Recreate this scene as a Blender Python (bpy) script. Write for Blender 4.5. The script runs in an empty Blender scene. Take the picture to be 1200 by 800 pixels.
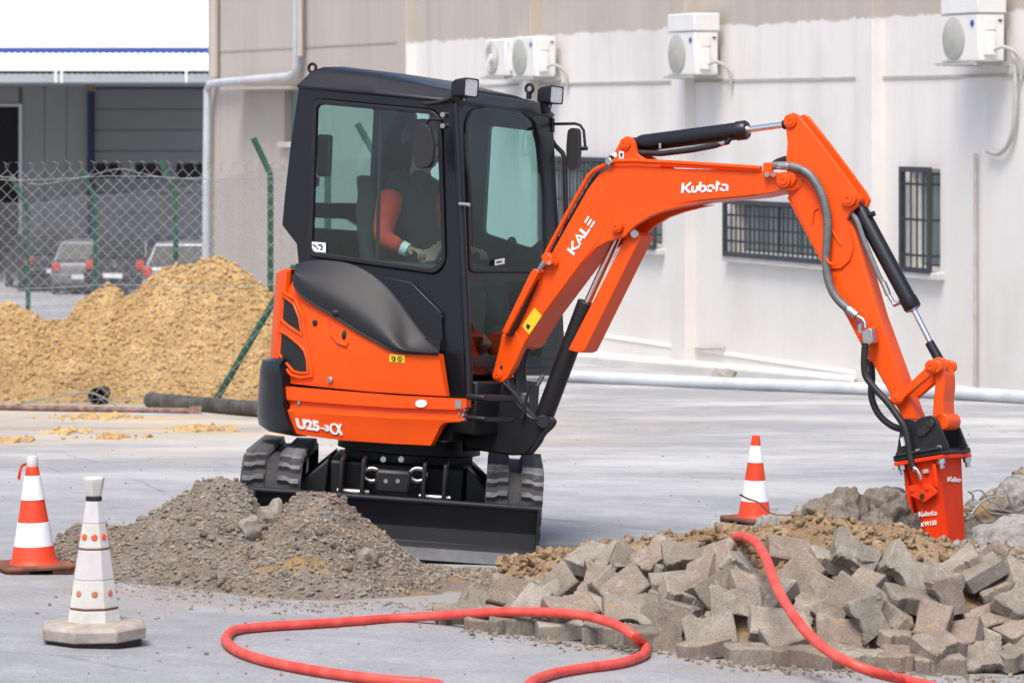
import bpy, bmesh, math, random
import numpy as np
from mathutils import Vector as V, Matrix, noise, geometry
R = math.radians
random.seed(7)
S = bpy.context.scene
COL = S.collection

# ------------------------------------------------------------------ camera
FPX, HY = 4000.0, 132.0            # focal length in photo pixels, horizon row
CAMP = V((0, 0, 1.665))
cam = bpy.data.cameras.new('camera')
co = bpy.data.objects.new('camera', cam); COL.objects.link(co)
co.location = CAMP; co.rotation_euler = (R(90), 0, 0)
cam.sensor_width = 36; cam.lens = FPX / 1200 * 36
cam.shift_y = -(400 - HY) / 1200
cam.clip_start = .5; cam.clip_end = 3000
cam.dof.use_dof = True; cam.dof.focus_distance = 17.3; cam.dof.aperture_fstop = 6.3
S.camera = co
# ------------------------------------------------------------------ light
SUN_EL, SUN_AZ = 62, 198           # azimuth from +Y clockwise: behind the camera, a little to its left
w = bpy.data.worlds.new('World'); S.world = w; w.use_nodes = True
nt = w.node_tree; bg = nt.nodes['Background']
sky = nt.nodes.new('ShaderNodeTexSky'); sky.sky_type = 'NISHITA'; sky.sun_disc = False
sky.sun_elevation = R(SUN_EL); sky.sun_rotation = R(SUN_AZ)
sky.air_density = .8; sky.dust_density = 3.8; sky.ozone_density = .5
nt.links.new(sky.outputs[0], bg.inputs[0]); bg.inputs[1].default_value = .15
sl = bpy.data.lights.new('sun', 'SUN'); sl.energy = 2.1; sl.angle = R(24); sl.color = (1, .965, .91)
so = bpy.data.objects.new('sun', sl); COL.objects.link(so)
sd = V((math.sin(R(SUN_AZ)) * math.cos(R(SUN_EL)), math.cos(R(SUN_AZ)) * math.cos(R(SUN_EL)), math.sin(R(SUN_EL))))
so.rotation_euler = sd.to_track_quat('Z', 'Y').to_euler(); so.location = (0, 0, 40)
S.view_settings.view_transform = 'Standard'; S.view_settings.look = 'None'
S.view_settings.exposure = .54; S.view_settings.gamma = 1
S.cycles.transparent_max_bounces = 16; S.cycles.max_bounces = 8

# ------------------------------------------------------------------ projection helpers
def ray(px, py): return V(((px - 600) / FPX, 1, -(py - HY) / FPX))
def atY(px, py, Y): return CAMP + ray(px, py) * Y
def sstep(a, b, x):
    t = min(1, max(0, (x - a) / (b - a))); return t * t * (3 - 2 * t)
def g(x, y):
    if y < 40: b = -.0395 * y
    elif y < 90: b = -1.58 - .03 * (y - 40)
    else: b = -3.08 - .004 * (y - 90)
    return b - .035 * max(-2.5, min(2.5, x)) * (1 - sstep(20, 30, y))
def ong(px, py, h=0):
    d = ray(px, py); lo, hi = 4, 200
    for _ in range(50):
        m = (lo + hi) / 2; p = CAMP + d * m
        if p.z > g(p.x, p.y) + h: lo = m
        else: hi = m
    return CAMP + d * lo
def gp(x, y, h=0): return V((x, y, g(x, y) + h))
class Frame:
    def __init__(s, o, ex, ey, ez): s.o, s.x, s.y, s.z = o, ex, ey, ez
    def w(s, a, b, c): return s.o + s.x * a + s.y * b + s.z * c
    def loc(s, p): d = p - s.o; return V((d.dot(s.x), d.dot(s.y), d.dot(s.z)))
    def mat(s):
        m = Matrix((s.x, s.y, s.z)).transposed().to_4x4(); m.translation = s.o; return m
def hit(px, py, p0, n):
    d = ray(px, py); return CAMP + d * ((p0 - CAMP).dot(n) / d.dot(n))
# machine frame: x forward, y left, z up; standing on ground that falls to the right and away
BM = .07
Nn = V((BM, .0395, 1)).normalized()
MO = V((-.61, 19.1, -.693))
TH = R(30)
fx = V((math.cos(TH), -math.sin(TH), 0)); fx.z = -(Nn.x * fx.x + Nn.y * fx.y) / Nn.z; fx.normalize()
M = Frame(MO, fx, Nn.cross(fx).normalized(), Nn)
ux = V((1, 0, -BM)).normalized()
U = Frame(MO, ux, Nn.cross(ux).normalized(), Nn)       # undercarriage: x viewer right, y away, z up
def onL(px, py, l): return hit(px, py, M.w(0, l, 0), M.y)
def onF(px, py, f): return hit(px, py, M.w(f, 0, 0), M.x)
def onB(px, py, b): return hit(px, py, U.w(0, b, 0), U.y)
def curve(pts, n=40):
    """Catmull-Rom through points (tuples or vectors), n samples."""
    P = [V(p) for p in pts]; m = len(P) - 1; out = []
    for i in range(n):
        t = i / (n - 1) * m; k = min(int(t), m - 1); t -= k
        a, b, c, d = P[max(k - 1, 0)], P[k], P[k + 1], P[min(k + 2, m)]
        out.append(.5 * ((2 * b) + (c - a) * t + (2 * a - 5 * b + 4 * c - d) * t * t + (3 * b - a - 3 * c + d) * t ** 3))
    return out
def rnd(pts, r, n=4):
    """round the corners of a closed polygon"""
    P = [V(p) for p in pts]; out = []
    for i, p in enumerate(P):
        a = P[i - 1] - p; b = P[(i + 1) % len(P)] - p
        rr = min(r, a.length * .45, b.length * .45)
        p0 = p + a.normalized() * rr; p1 = p + b.normalized() * rr
        for k in range(n + 1):
            t = k / n; out.append(p0 * (1 - t) ** 2 + p * 2 * t * (1 - t) + p1 * t * t)
    return out

# ------------------------------------------------------------------ materials
def new_mat(name):
    m = bpy.data.materials.new(name); m.use_nodes = True
    t = m.node_tree; return m, t, t.nodes['Principled BSDF']
def N(t, typ, **kw):
    n = t.nodes.new(typ)
    for k, v in kw.items():
        if k in n.inputs: n.inputs[k].default_value = v
        else: setattr(n, k, v)
    return n
def coords(t, kind='Object', scale=None):
    c = t.nodes.new('ShaderNodeTexCoord'); o = c.outputs[kind]
    if scale:
        mp = t.nodes.new('ShaderNodeMapping'); mp.inputs['Scale'].default_value = scale
        t.links.new(o, mp.inputs[0]); o = mp.outputs[0]
    return o
def noise_n(t, co_, scale, detail=4, rough=.55):
    n = N(t, 'ShaderNodeTexNoise'); n.inputs['Scale'].default_value = scale
    n.inputs['Detail'].default_value = detail; n.inputs['Roughness'].default_value = rough
    t.links.new(co_, n.inputs['Vector']); return n.outputs['Fac']
def ramp(t, src, stops):
    r = t.nodes.new('ShaderNodeValToRGB'); e = r.color_ramp.elements
    while len(e) < len(stops): e.new(.5)
    for el, (p, c) in zip(e, stops): el.position = p; el.color = (*c, 1) if len(c) == 3 else c
    t.links.new(src, r.inputs[0]); return r.outputs['Color']
def mixc(t, fac, a, b, blend='MIX'):
    m = t.nodes.new('ShaderNodeMix'); m.data_type = 'RGBA'; m.blend_type = blend
    for s, v in ((0, fac), (6, a), (7, b)):
        if hasattr(v, 'links') or hasattr(v, 'is_linked'): t.links.new(v, m.inputs[s])
        else: m.inputs[s].default_value = v if s == 0 else (*v, 1)
    return m.outputs[2]
def mathn(t, op, a, b=0):
    m = t.nodes.new('ShaderNodeMath'); m.operation = op
    for i, v in enumerate((a, b)):
        if hasattr(v, 'is_linked'): t.links.new(v, m.inputs[i])
        else: m.inputs[i].default_value = v
    return m.outputs[0]
def bump(t, bs, src, strength=.3, dist=.01):
    b = t.nodes.new('ShaderNodeBump'); b.inputs['Strength'].default_value = strength; b.inputs['Distance'].default_value = dist
    t.links.new(src, b.inputs['Height']); t.links.new(b.outputs[0], bs.inputs['Normal'])
def mk(name, c, rough=.5, metal=0, var=.12, vs=6, bs_=0, bd=.004, bscale=60, coat=0, rvar=.1, c2=None, spec=.5, stretch=None):
    m, t, b = new_mat(name)
    cc = coords(t, 'Object', stretch)
    f = noise_n(t, cc, vs, 5, .6)
    lo = tuple(x * (1 - var) for x in c); hi = c2 if c2 else tuple(min(1, x * (1 + var)) for x in c)
    t.links.new(ramp(t, f, [(.3, lo), (.7, hi)]), b.inputs['Base Color'])
    f2 = noise_n(t, cc, vs * 3.1, 4)
    r_ = mathn(t, 'ADD', mathn(t, 'MULTIPLY', f2, rvar * 2), rough - rvar)
    t.links.new(r_, b.inputs['Roughness'])
    b.inputs['Metallic'].default_value = metal; b.inputs['Coat Weight'].default_value = coat
    b.inputs['Coat Roughness'].default_value = .12; b.inputs['Specular IOR Level'].default_value = spec
    if bs_: bump(t, b, noise_n(t, cc, bscale, 6, .65), bs_, bd)
    return m
MT = {}
MT['orange'] = mk('orange_paint', (.80, .080, .002), .5, var=.09, vs=2.2, coat=.16, rvar=.05, spec=.25)
MT['breaker'] = mk('breaker_paint', (.74, .04, .003), .55, var=.08, vs=7, spec=.22)
MT['cabpaint'] = mk('cab_paint', (.007, .0075, .011), .36, var=.15, vs=4, coat=.15, rvar=.05, spec=.4)
MT['dark'] = mk('dark_paint', (.007, .007, .009), .5, var=.25, vs=9)
MT['plastic'] = mk('bonnet_plastic', (.016, .016, .019), .58, var=.05, vs=3, rvar=.02, bs_=.04, bscale=400, bd=.0006)
MT['gloss'] = mk('counterweight_paint', (.006, .006, .009), .33, var=.1, coat=.12, rvar=.04, spec=.35)
MT['blade'] = mk('blade_paint', (.008, .009, .013), .5, spec=.3, var=.25, vs=5, stretch=(.3, 3, 3))
MT['rubber'] = mk('track_rubber', (.032, .032, .033), .8, var=.35, vs=22, bs_=.3)
MT['lug'] = mk('lug_rubber', (.10, .102, .107), .75, var=.6, vs=14, bs_=.3)
MT['hosebk'] = mk('black_hose', (.014, .014, .015), .5, var=.2, vs=20)
MT['chrome'] = mk('chrome', (.75, .76, .78), .12, 1, var=.03, rvar=.03)
MT['steel'] = mk('zinc_steel', (.5, .5, .5), .35, 1, var=.15, vs=30)
MT['white'] = mk('white_print', (.8, .8, .8), .5, var=.02)
MT['black'] = mk('black_print', (.01, .01, .01), .6, var=.02)
MT['yellow'] = mk('yellow_label', (.8, .55, .02), .5, var=.03)
MT['ventmesh'] = mk('vent_mesh_metal', (.16, .16, .165), .5, var=.1)
MT['edge'] = mk('cutting_edge_sky_sheen', (.035, .038, .05), .5, var=.35, vs=7)  # sky reflection on the sloping lower blade band, painted in as lighter bluish colour
MT['seat'] = mk('seat_fabric', (.05, .052, .055), .9, var=.2, vs=30)
MT['interior'] = mk('interior_plastic', (.03, .032, .035), .7, var=.2)
MT['conecol'] = mk('cone_orange', (.72, .055, .012), .55, var=.14, vs=9, bs_=.1)
MT['conewhite'] = mk('cone_white', (.8, .81, .82), .45, var=.06, vs=14)
MT['conebase'] = mk('cone_base', (.17, .06, .035), .8, var=.5, vs=9, bs_=.3)
MT['conedirty'] = mk('cone_dirty_white', (.56, .54, .50), .6, var=.16, vs=9, bs_=.12)
MT['conepink'] = mk('cone_faded_band', (.55, .525, .515), .5, var=.1, vs=7)
MT['reflector_dull'] = mk('faded_reflector', (.50, .17, .12), .4, var=.25, vs=60)
MT['conefoot'] = mk('cone_foot', (.33, .29, .25), .8, var=.3, vs=12, bs_=.3)
MT['reflector'] = mk('red_reflector', (.75, .09, .03), .3, var=.15, vs=60)
MT['hosered'] = mk('red_hose', (.72, .052, .032), .5, var=.2, vs=13, rvar=.1, c2=(.82, .11, .09))
MT['acwhite'] = mk('ac_casing', (.74, .74, .72), .5, var=.04, vs=3)
MT['acgrey'] = mk('ac_grille', (.42, .42, .39), .6, var=.1, vs=12)
MT['pipewhite'] = mk('white_pipe', (.52, .54, .57), .5, var=.12, vs=3)
MT['grille'] = mk('window_grille', (.035, .038, .045), .5, var=.2)
MT['green'] = mk('green_post', (.02, .085, .05), .55, var=.3, vs=8)
MT['wire'] = mk('galvanised_wire', (.26, .265, .27), .6, .2, var=.15, vs=3)
MT['rust'] = mk('rusty_steel', (.17, .085, .06), .85, var=.5, vs=12, c2=(.34, .22, .18), bs_=.4)
MT['bluepaint'] = mk('blue_steel', (.02, .06, .26), .5, var=.1)
MT['bluefar'] = mk('blue_column', (.02, .04, .12), .6, var=.1)
MT['panelw'] = mk('white_cladding', (.86, .87, .88), .5, var=.03, vs=.5)
MT['panelg'] = mk('grey_cladding', (.36, .37, .37), .6, var=.05, vs=.6)
MT['doorgrey'] = mk('door_panel', (.27, .275, .28), .6, var=.05, vs=.6)
MT['fascia'] = mk('fascia_metal', (.36, .41, .43), .5, var=.08, vs=.8)
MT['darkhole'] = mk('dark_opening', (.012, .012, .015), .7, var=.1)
MT['carsilver'] = mk('silver_car_paint', (.15, .154, .165), .45, .2, var=.05, coat=.1)
MT['cargrey'] = mk('grey_car_paint', (.22, .23, .25), .35, .4, var=.05, coat=.4)
MT['cardark'] = mk('dark_car_paint', (.02, .02, .024), .35, .2, var=.05, coat=.3)
MT['carglass'] = mk('car_glass', (.02, .024, .024), .3, var=.05, spec=.15)
MT['taillight'] = mk('tail_light', (.55, .05, .03), .25, var=.2)
MT['skin'] = mk('skin', (.40, .215, .15), .55, var=.1, vs=20)
MT['jacket'] = mk('orange_jacket', (.72, .055, .03), .85, var=.15, vs=14, bs_=.3, bscale=40, bd=.01)
MT['vest'] = mk('dark_vest', (.02, .021, .024), .9, var=.2, vs=12)
MT['trousers'] = mk('dark_trousers', (.02, .022, .028), .9, var=.2)
MT['hair'] = mk('dark_hair', (.012, .01, .008), .6, var=.2)
MT['mirror'] = mk('mirror_shell', (.02, .02, .021), .5, var=.1)
def glass(name, tint, refl=.08, rough=.02):
    m, t, b = new_mat(name); t.nodes.remove(b)
    out = t.nodes['Material Output']
    tr = N(t, 'ShaderNodeBsdfTransparent'); tr.inputs[0].default_value = (*tint, 1)
    gl = N(t, 'ShaderNodeBsdfGlossy'); gl.inputs['Roughness'].default_value = rough
    fr = N(t, 'ShaderNodeFresnel'); fr.inputs[0].default_value = 1.5
    cc = coords(t); f = noise_n(t, cc, 3, 3)
    gm = N(t, 'ShaderNodeNewGeometry'); fro = mathn(t, 'SUBTRACT', 1, gm.outputs['Backfacing'])
    fac = mathn(t, 'MULTIPLY', mathn(t, 'ADD', mathn(t, 'MULTIPLY', fr.outputs[0], 1.2), mathn(t, 'MULTIPLY', f, refl)), fro)
    mx = t.nodes.new('ShaderNodeMixShader'); t.links.new(fac, mx.inputs[0])
    t.links.new(tr.outputs[0], mx.inputs[1]); t.links.new(gl.outputs[0], mx.inputs[2])
    t.links.new(mx.outputs[0], out.inputs[0]); return m
MT['glass'] = glass('cab_glass', (.765, .895, .878), .05)
MT['lens'] = mk('lamp_lens', (.7, .71, .74), .15, .3, var=.2, vs=50)
def m_winglass():
    m, t, b = new_mat('window_glass'); cc = coords(t, 'Object', (9, 9, .15))
    f = noise_n(t, cc, 1.3, 2)
    t.links.new(ramp(t, f, [(.35, (.10, .13, .13)), (.5, (.3, .37, .36)), (.62, (.16, .19, .19))]), b.inputs['Base Color'])
    b.inputs['Roughness'].default_value = .25; return m
MT['winglass'] = m_winglass()
def m_ground():
    m, t, b = new_mat('asphalt'); cc = coords(t)
    big = noise_n(t, cc, .55, 8, .66)
    med = noise_n(t, cc, 2.6, 9, .75)
    fine = noise_n(t, cc, 55, 6, .8)
    grit = noise_n(t, cc, 160, 3, .7)
    c1 = ramp(t, big, [(.3, (.295, .308, .33)), (.5, (.33, .345, .365)), (.72, (.385, .395, .41))])
    c2 = ramp(t, med, [(.3, (.24, .253, .275)), (.52, (.34, .356, .385)), (.7, (.50, .51, .525))])
    c = mixc(t, .55, c1, c2)
    g1 = ramp(t, fine, [(.35, (.78, .78, .78)), (.65, (1.16, 1.16, 1.16))])
    c = mixc(t, 1.0, c, g1, 'MULTIPLY')
    g2 = ramp(t, grit, [(.3, (.72, .72, .72)), (.6, (1.1, 1.1, 1.1))])
    c = mixc(t, .75, c, g2, 'MULTIPLY')
    c = mixc(t, 1.0, c, (.93, .91, .885), 'MULTIPLY')
    wob = N(t, 'ShaderNodeTexNoise'); wob.inputs['Scale'].default_value = 1.3; wob.inputs['Detail'].default_value = 6; t.links.new(cc, wob.inputs['Vector'])
    wv_ = mixc(t, .09, cc, wob.outputs['Color'], 'ADD')
    vo = N(t, 'ShaderNodeTexVoronoi'); vo.feature = 'DISTANCE_TO_EDGE'; vo.inputs['Scale'].default_value = .42; t.links.new(wv_, vo.inputs['Vector'])
    ck = mathn(t, 'MULTIPLY', ramp_f(t, vo.outputs['Distance'], .007, .002), ramp_f(t, noise_n(t, cc, .8, 3), .45, .6))
    c = mixc(t, mathn(t, 'MULTIPLY', ck, .55), c, (.10, .10, .10))
    for cen, r0, r1, colr, am in (((-1.2, 16.5, 0), 2.1, .7, (.30, .25, .20), .75), ((1.6, 14.6, 0), 2.0, .8, (.31, .26, .20), .6), ((.2, 16.4, 0), 1.1, .3, (.30, .26, .21), .7)):
        dd = N(t, 'ShaderNodeVectorMath', operation='DISTANCE'); t.links.new(coords(t, 'Object', (1, 1, 0)), dd.inputs[0]); dd.inputs[1].default_value = cen
        fm = mathn(t, 'MULTIPLY', ramp_f(t, dd.outputs['Value'], r0, r1), ramp_f(t, noise_n(t, cc, 3.1, 8, .75), .40, .62))
        c = mixc(t, mathn(t, 'MULTIPLY', fm, am), c, colr)
    # long dusty streaks across the yard further back
    sep = N(t, 'ShaderNodeSeparateXYZ'); t.links.new(cc, sep.inputs[0])
    st = noise_n(t, coords(t, 'Object', (.35, .7, 1)), .8, 9, .72)
    oil = mathn(t, 'MULTIPLY', ramp_f(t, noise_n(t, cc, .9, 6, .7), .60, .72), .35)
    c = mixc(t, oil, c, (.15, .152, .158))
    far = N(t, 'ShaderNodeMapRange'); far.inputs['From Min'].default_value = 18; far.inputs['From Max'].default_value = 27; t.links.new(sep.outputs[1], far.inputs[0])
    stf = mathn(t, 'MULTIPLY', ramp_f(t, st, .44, .62), far.outputs[0])
    c = mixc(t, mathn(t, 'MULTIPLY', stf, .6), c, (.58, .58, .57))
    crk = noise_n(t, coords(t, 'Object', (.3, .7, 1)), 1.1, 9, .72)
    crf = mathn(t, 'MULTIPLY', mathn(t, 'MULTIPLY', ramp_f(t, crk, .60, .66), far.outputs[0]), .22)
    c = mixc(t, crf, c, (.24, .215, .19))
    # washed-out sand in front of the sand heap
    d = N(t, 'ShaderNodeVectorMath', operation='DISTANCE'); t.links.new(coords(t, 'Object', (1, .8, 0)), d.inputs[0]); d.inputs[1].default_value = (-3.6, 26.0, 0)
    sf = N(t, 'ShaderNodeMapRange'); sf.inputs['From Min'].default_value = 6.0; sf.inputs['From Max'].default_value = 1.2; t.links.new(d.outputs['Value'], sf.inputs[0])
    sn = ramp_f(t, noise_n(t, coords(t, 'Object', (.35, 1.2, 1)), 1.4, 6, .65), .42, .62)
    c = mixc(t, mathn(t, 'MULTIPLY', mathn(t, 'MULTIPLY', sf.outputs[0], sn), .85), c, (.56, .42, .24))
    t.links.new(c, b.inputs['Base Color']); b.inputs['Roughness'].default_value = .9; b.inputs['Specular IOR Level'].default_value = .25
    bump(t, b, mathn(t, 'ADD', fine, mathn(t, 'MULTIPLY', grit, .6)), .45, .008); return m
def ramp_f(t, src, a, b_):
    mr = t.nodes.new('ShaderNodeMapRange'); mr.inputs['From Min'].default_value = a; mr.inputs['From Max'].default_value = b_
    t.links.new(src, mr.inputs[0]); return mr.outputs[0]
MT['ground'] = m_ground()
def m_earth(name, stops, sc=9, bsc=60, bd=.02, speck=None):
    m, t, b = new_mat(name); cc = coords(t)
    f = noise_n(t, cc, sc, 8, .7); f2 = noise_n(t, cc, sc * 9, 5, .75)
    c = ramp(t, f, stops)
    c = mixc(t, .8, c, ramp(t, f2, [(.3, (.6, .6, .6)), (.62, (1.2, 1.2, 1.2))]), 'MULTIPLY')
    if speck: c = mixc(t, ramp_f(t, noise_n(t, cc, speck[0], 4, .6), speck[2], speck[2] + .1), c, speck[1])
    t.links.new(c, b.inputs['Base Color']); b.inputs['Roughness'].default_value = .95; b.inputs['Specular IOR Level'].default_value = .15
    bump(t, b, noise_n(t, cc, bsc, 8, .75), .7, bd); return m
MT['sand'] = m_earth('ochre_sand', [(.3, (.38, .235, .095)), (.5, (.54, .36, .155)), (.7, (.66, .47, .24))], 2.2, 14, .08)
MT['soil'] = m_earth('grey_brown_soil', [(.3, (.145, .117, .092)), (.5, (.225, .19, .157)), (.72, (.31, .28, .245))], 5, 45, .03, (2.6, (.33, .215, .10), .57))
MT['browndirt'] = m_earth('brown_dirt', [(.3, (.20, .13, .075)), (.5, (.31, .215, .13)), (.72, (.40, .31, .21))], 6, 55, .02)
MT['gravel'] = m_earth('gravel_dust', [(.3, (.22, .205, .19)), (.6, (.36, .34, .315))], 8, 80, .01)
MT['rock'] = m_earth('concrete_rubble', [(.3, (.20, .185, .165)), (.5, (.32, .305, .28)), (.72, (.42, .405, .385))], 6, 40, .02)
MT['pebble'] = m_earth('pebble', [(.3, (.17, .145, .118)), (.6, (.30, .265, .225))], 20, 60, .004)
MT['clodgrey'] = m_earth('clod_grey', [(.3, (.16, .125, .09)), (.6, (.30, .25, .20))], 20, 60, .006)
MT['clodsand'] = m_earth('clod_sand', [(.28, (.33, .205, .085)), (.5, (.52, .345, .15)), (.72, (.67, .48, .25))], 1.3, 20, .02)
def m_block():
    m, t, b = new_mat('paving_block_concrete'); cc = coords(t)
    oi = N(t, 'ShaderNodeObjectInfo')
    add = N(t, 'ShaderNodeVectorMath', operation='ADD'); t.links.new(cc, add.inputs[0])
    sc = N(t, 'ShaderNodeVectorMath', operation='SCALE'); sc.inputs[0].default_value = (37, 53, 71); t.links.new(oi.outputs['Random'], sc.inputs['Scale'])
    t.links.new(sc.outputs[0], add.inputs[1]); cc = add.outputs[0]
    base = ramp(t, oi.outputs['Random'], [(0, (.165, .143, .117)), (.25, (.25, .226, .192)), (.5, (.225, .178, .145)), (.75, (.30, .273, .232)), (1, (.19, .165, .135))])
    f = noise_n(t, cc, 11, 7, .7); f2 = noise_n(t, cc, 140, 4, .8)
    c = mixc(t, .9, base, ramp(t, f, [(.3, (.72, .71, .70)), (.7, (1.3, 1.29, 1.27))]), 'MULTIPLY')
    c = mixc(t, .85, c, ramp(t, f2, [(.34, (.35, .34, .33)), (.46, (1.0, 1.0, 1.0)), (.7, (1.35, 1.34, 1.32))]), 'MULTIPLY')
    c = mixc(t, mathn(t, 'MULTIPLY', ramp_f(t, noise_n(t, cc, 16, 6, .7), .55, .68), .5), c, (.42, .40, .37))
    st = ramp_f(t, noise_n(t, cc, 7, 4, .6), .66, .74)
    c = mixc(t, mathn(t, 'MULTIPLY', st, .8), c, (.38, .24, .09))
    t.links.new(c, b.inputs['Base Color']); b.inputs['Roughness'].default_value = .92; b.inputs['Specular IOR Level'].default_value = .2
    bump(t, b, mathn(t, 'ADD', noise_n(t, cc, 30, 6, .7), mathn(t, 'MULTIPLY', f2, .6)), .55, .006); return m
MT['block'] = m_block()
def m_wall(zl, xl):
    m, t, b = new_mat('painted_render'); cc = coords(t)
    sep = N(t, 'ShaderNodeSeparateXYZ'); t.links.new(cc, sep.inputs[0])
    # object space: x along the wall (towards the camera), z up
    e = mathn(t, 'MULTIPLY', mathn(t, 'SUBTRACT', noise_n(t, cc, 2.2, 6, .7), .5), .22)
    z = mathn(t, 'ADD', sep.outputs[2], e)
    up = ramp_f(t, z, zl, zl + .03)
    left = ramp_f(t, mathn(t, 'MULTIPLY', sep.outputs[0], -1), xl, xl + .02)
    beige = mathn(t, 'MAXIMUM', up, left)
    streak = noise_n(t, coords(t, 'Object', (2.2, 1, .18)), 1.0, 6, .65)
    blot = noise_n(t, cc, .55, 5, .6)
    wht = ramp(t, streak, [(.3, (.655, .632, .60)), (.48, (.725, .706, .68)), (.7, (.765, .75, .727))])
    low = ramp_f(t, mathn(t, 'ADD', sep.outputs[2], mathn(t, 'MULTIPLY', blot, .8)), 1.9, .5)
    wht = mixc(t, mathn(t, 'MULTIPLY', low, .6), wht, (.64, .62, .59))
    bg_ = ramp(t, streak, [(.3, (.43, .38, .335)), (.5, (.475, .425, .378)), (.7, (.51, .46, .41))])
    c = mixc(t, beige, wht, bg_)
    c = mixc(t, mathn(t, 'MULTIPLY', ramp_f(t, blot, .50, .72), .42), c, (.52, .485, .45))
    t.links.new(c, b.inputs['Base Color']); b.inputs['Roughness'].default_value = .9; b.inputs['Specular IOR Level'].default_value = .2
    bump(t, b, noise_n(t, cc, 9, 6, .7), .25, .01); return m
MT['line'] = mk('pale_joint', (.83, .82, .79), .9, var=.05)
MT['dkline'] = mk('dark_joint', (.42, .39, .36), .9, var=.15)  # darker grey-brown for wall joints, ledge, conduits and name plate
MT['slab'] = mk('pale_concrete', (.55, .54, .52), .9, var=.12, vs=2, bs_=.2)
MT['corr'] = mk('corrugated_plastic', (.03, .031, .034), .6, var=.5, vs=6, c2=(.12, .11, .09))
MT['sleeve'] = mk('spiral_hose', (.17, .175, .18), .5, .2, var=.2, vs=30)

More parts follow.
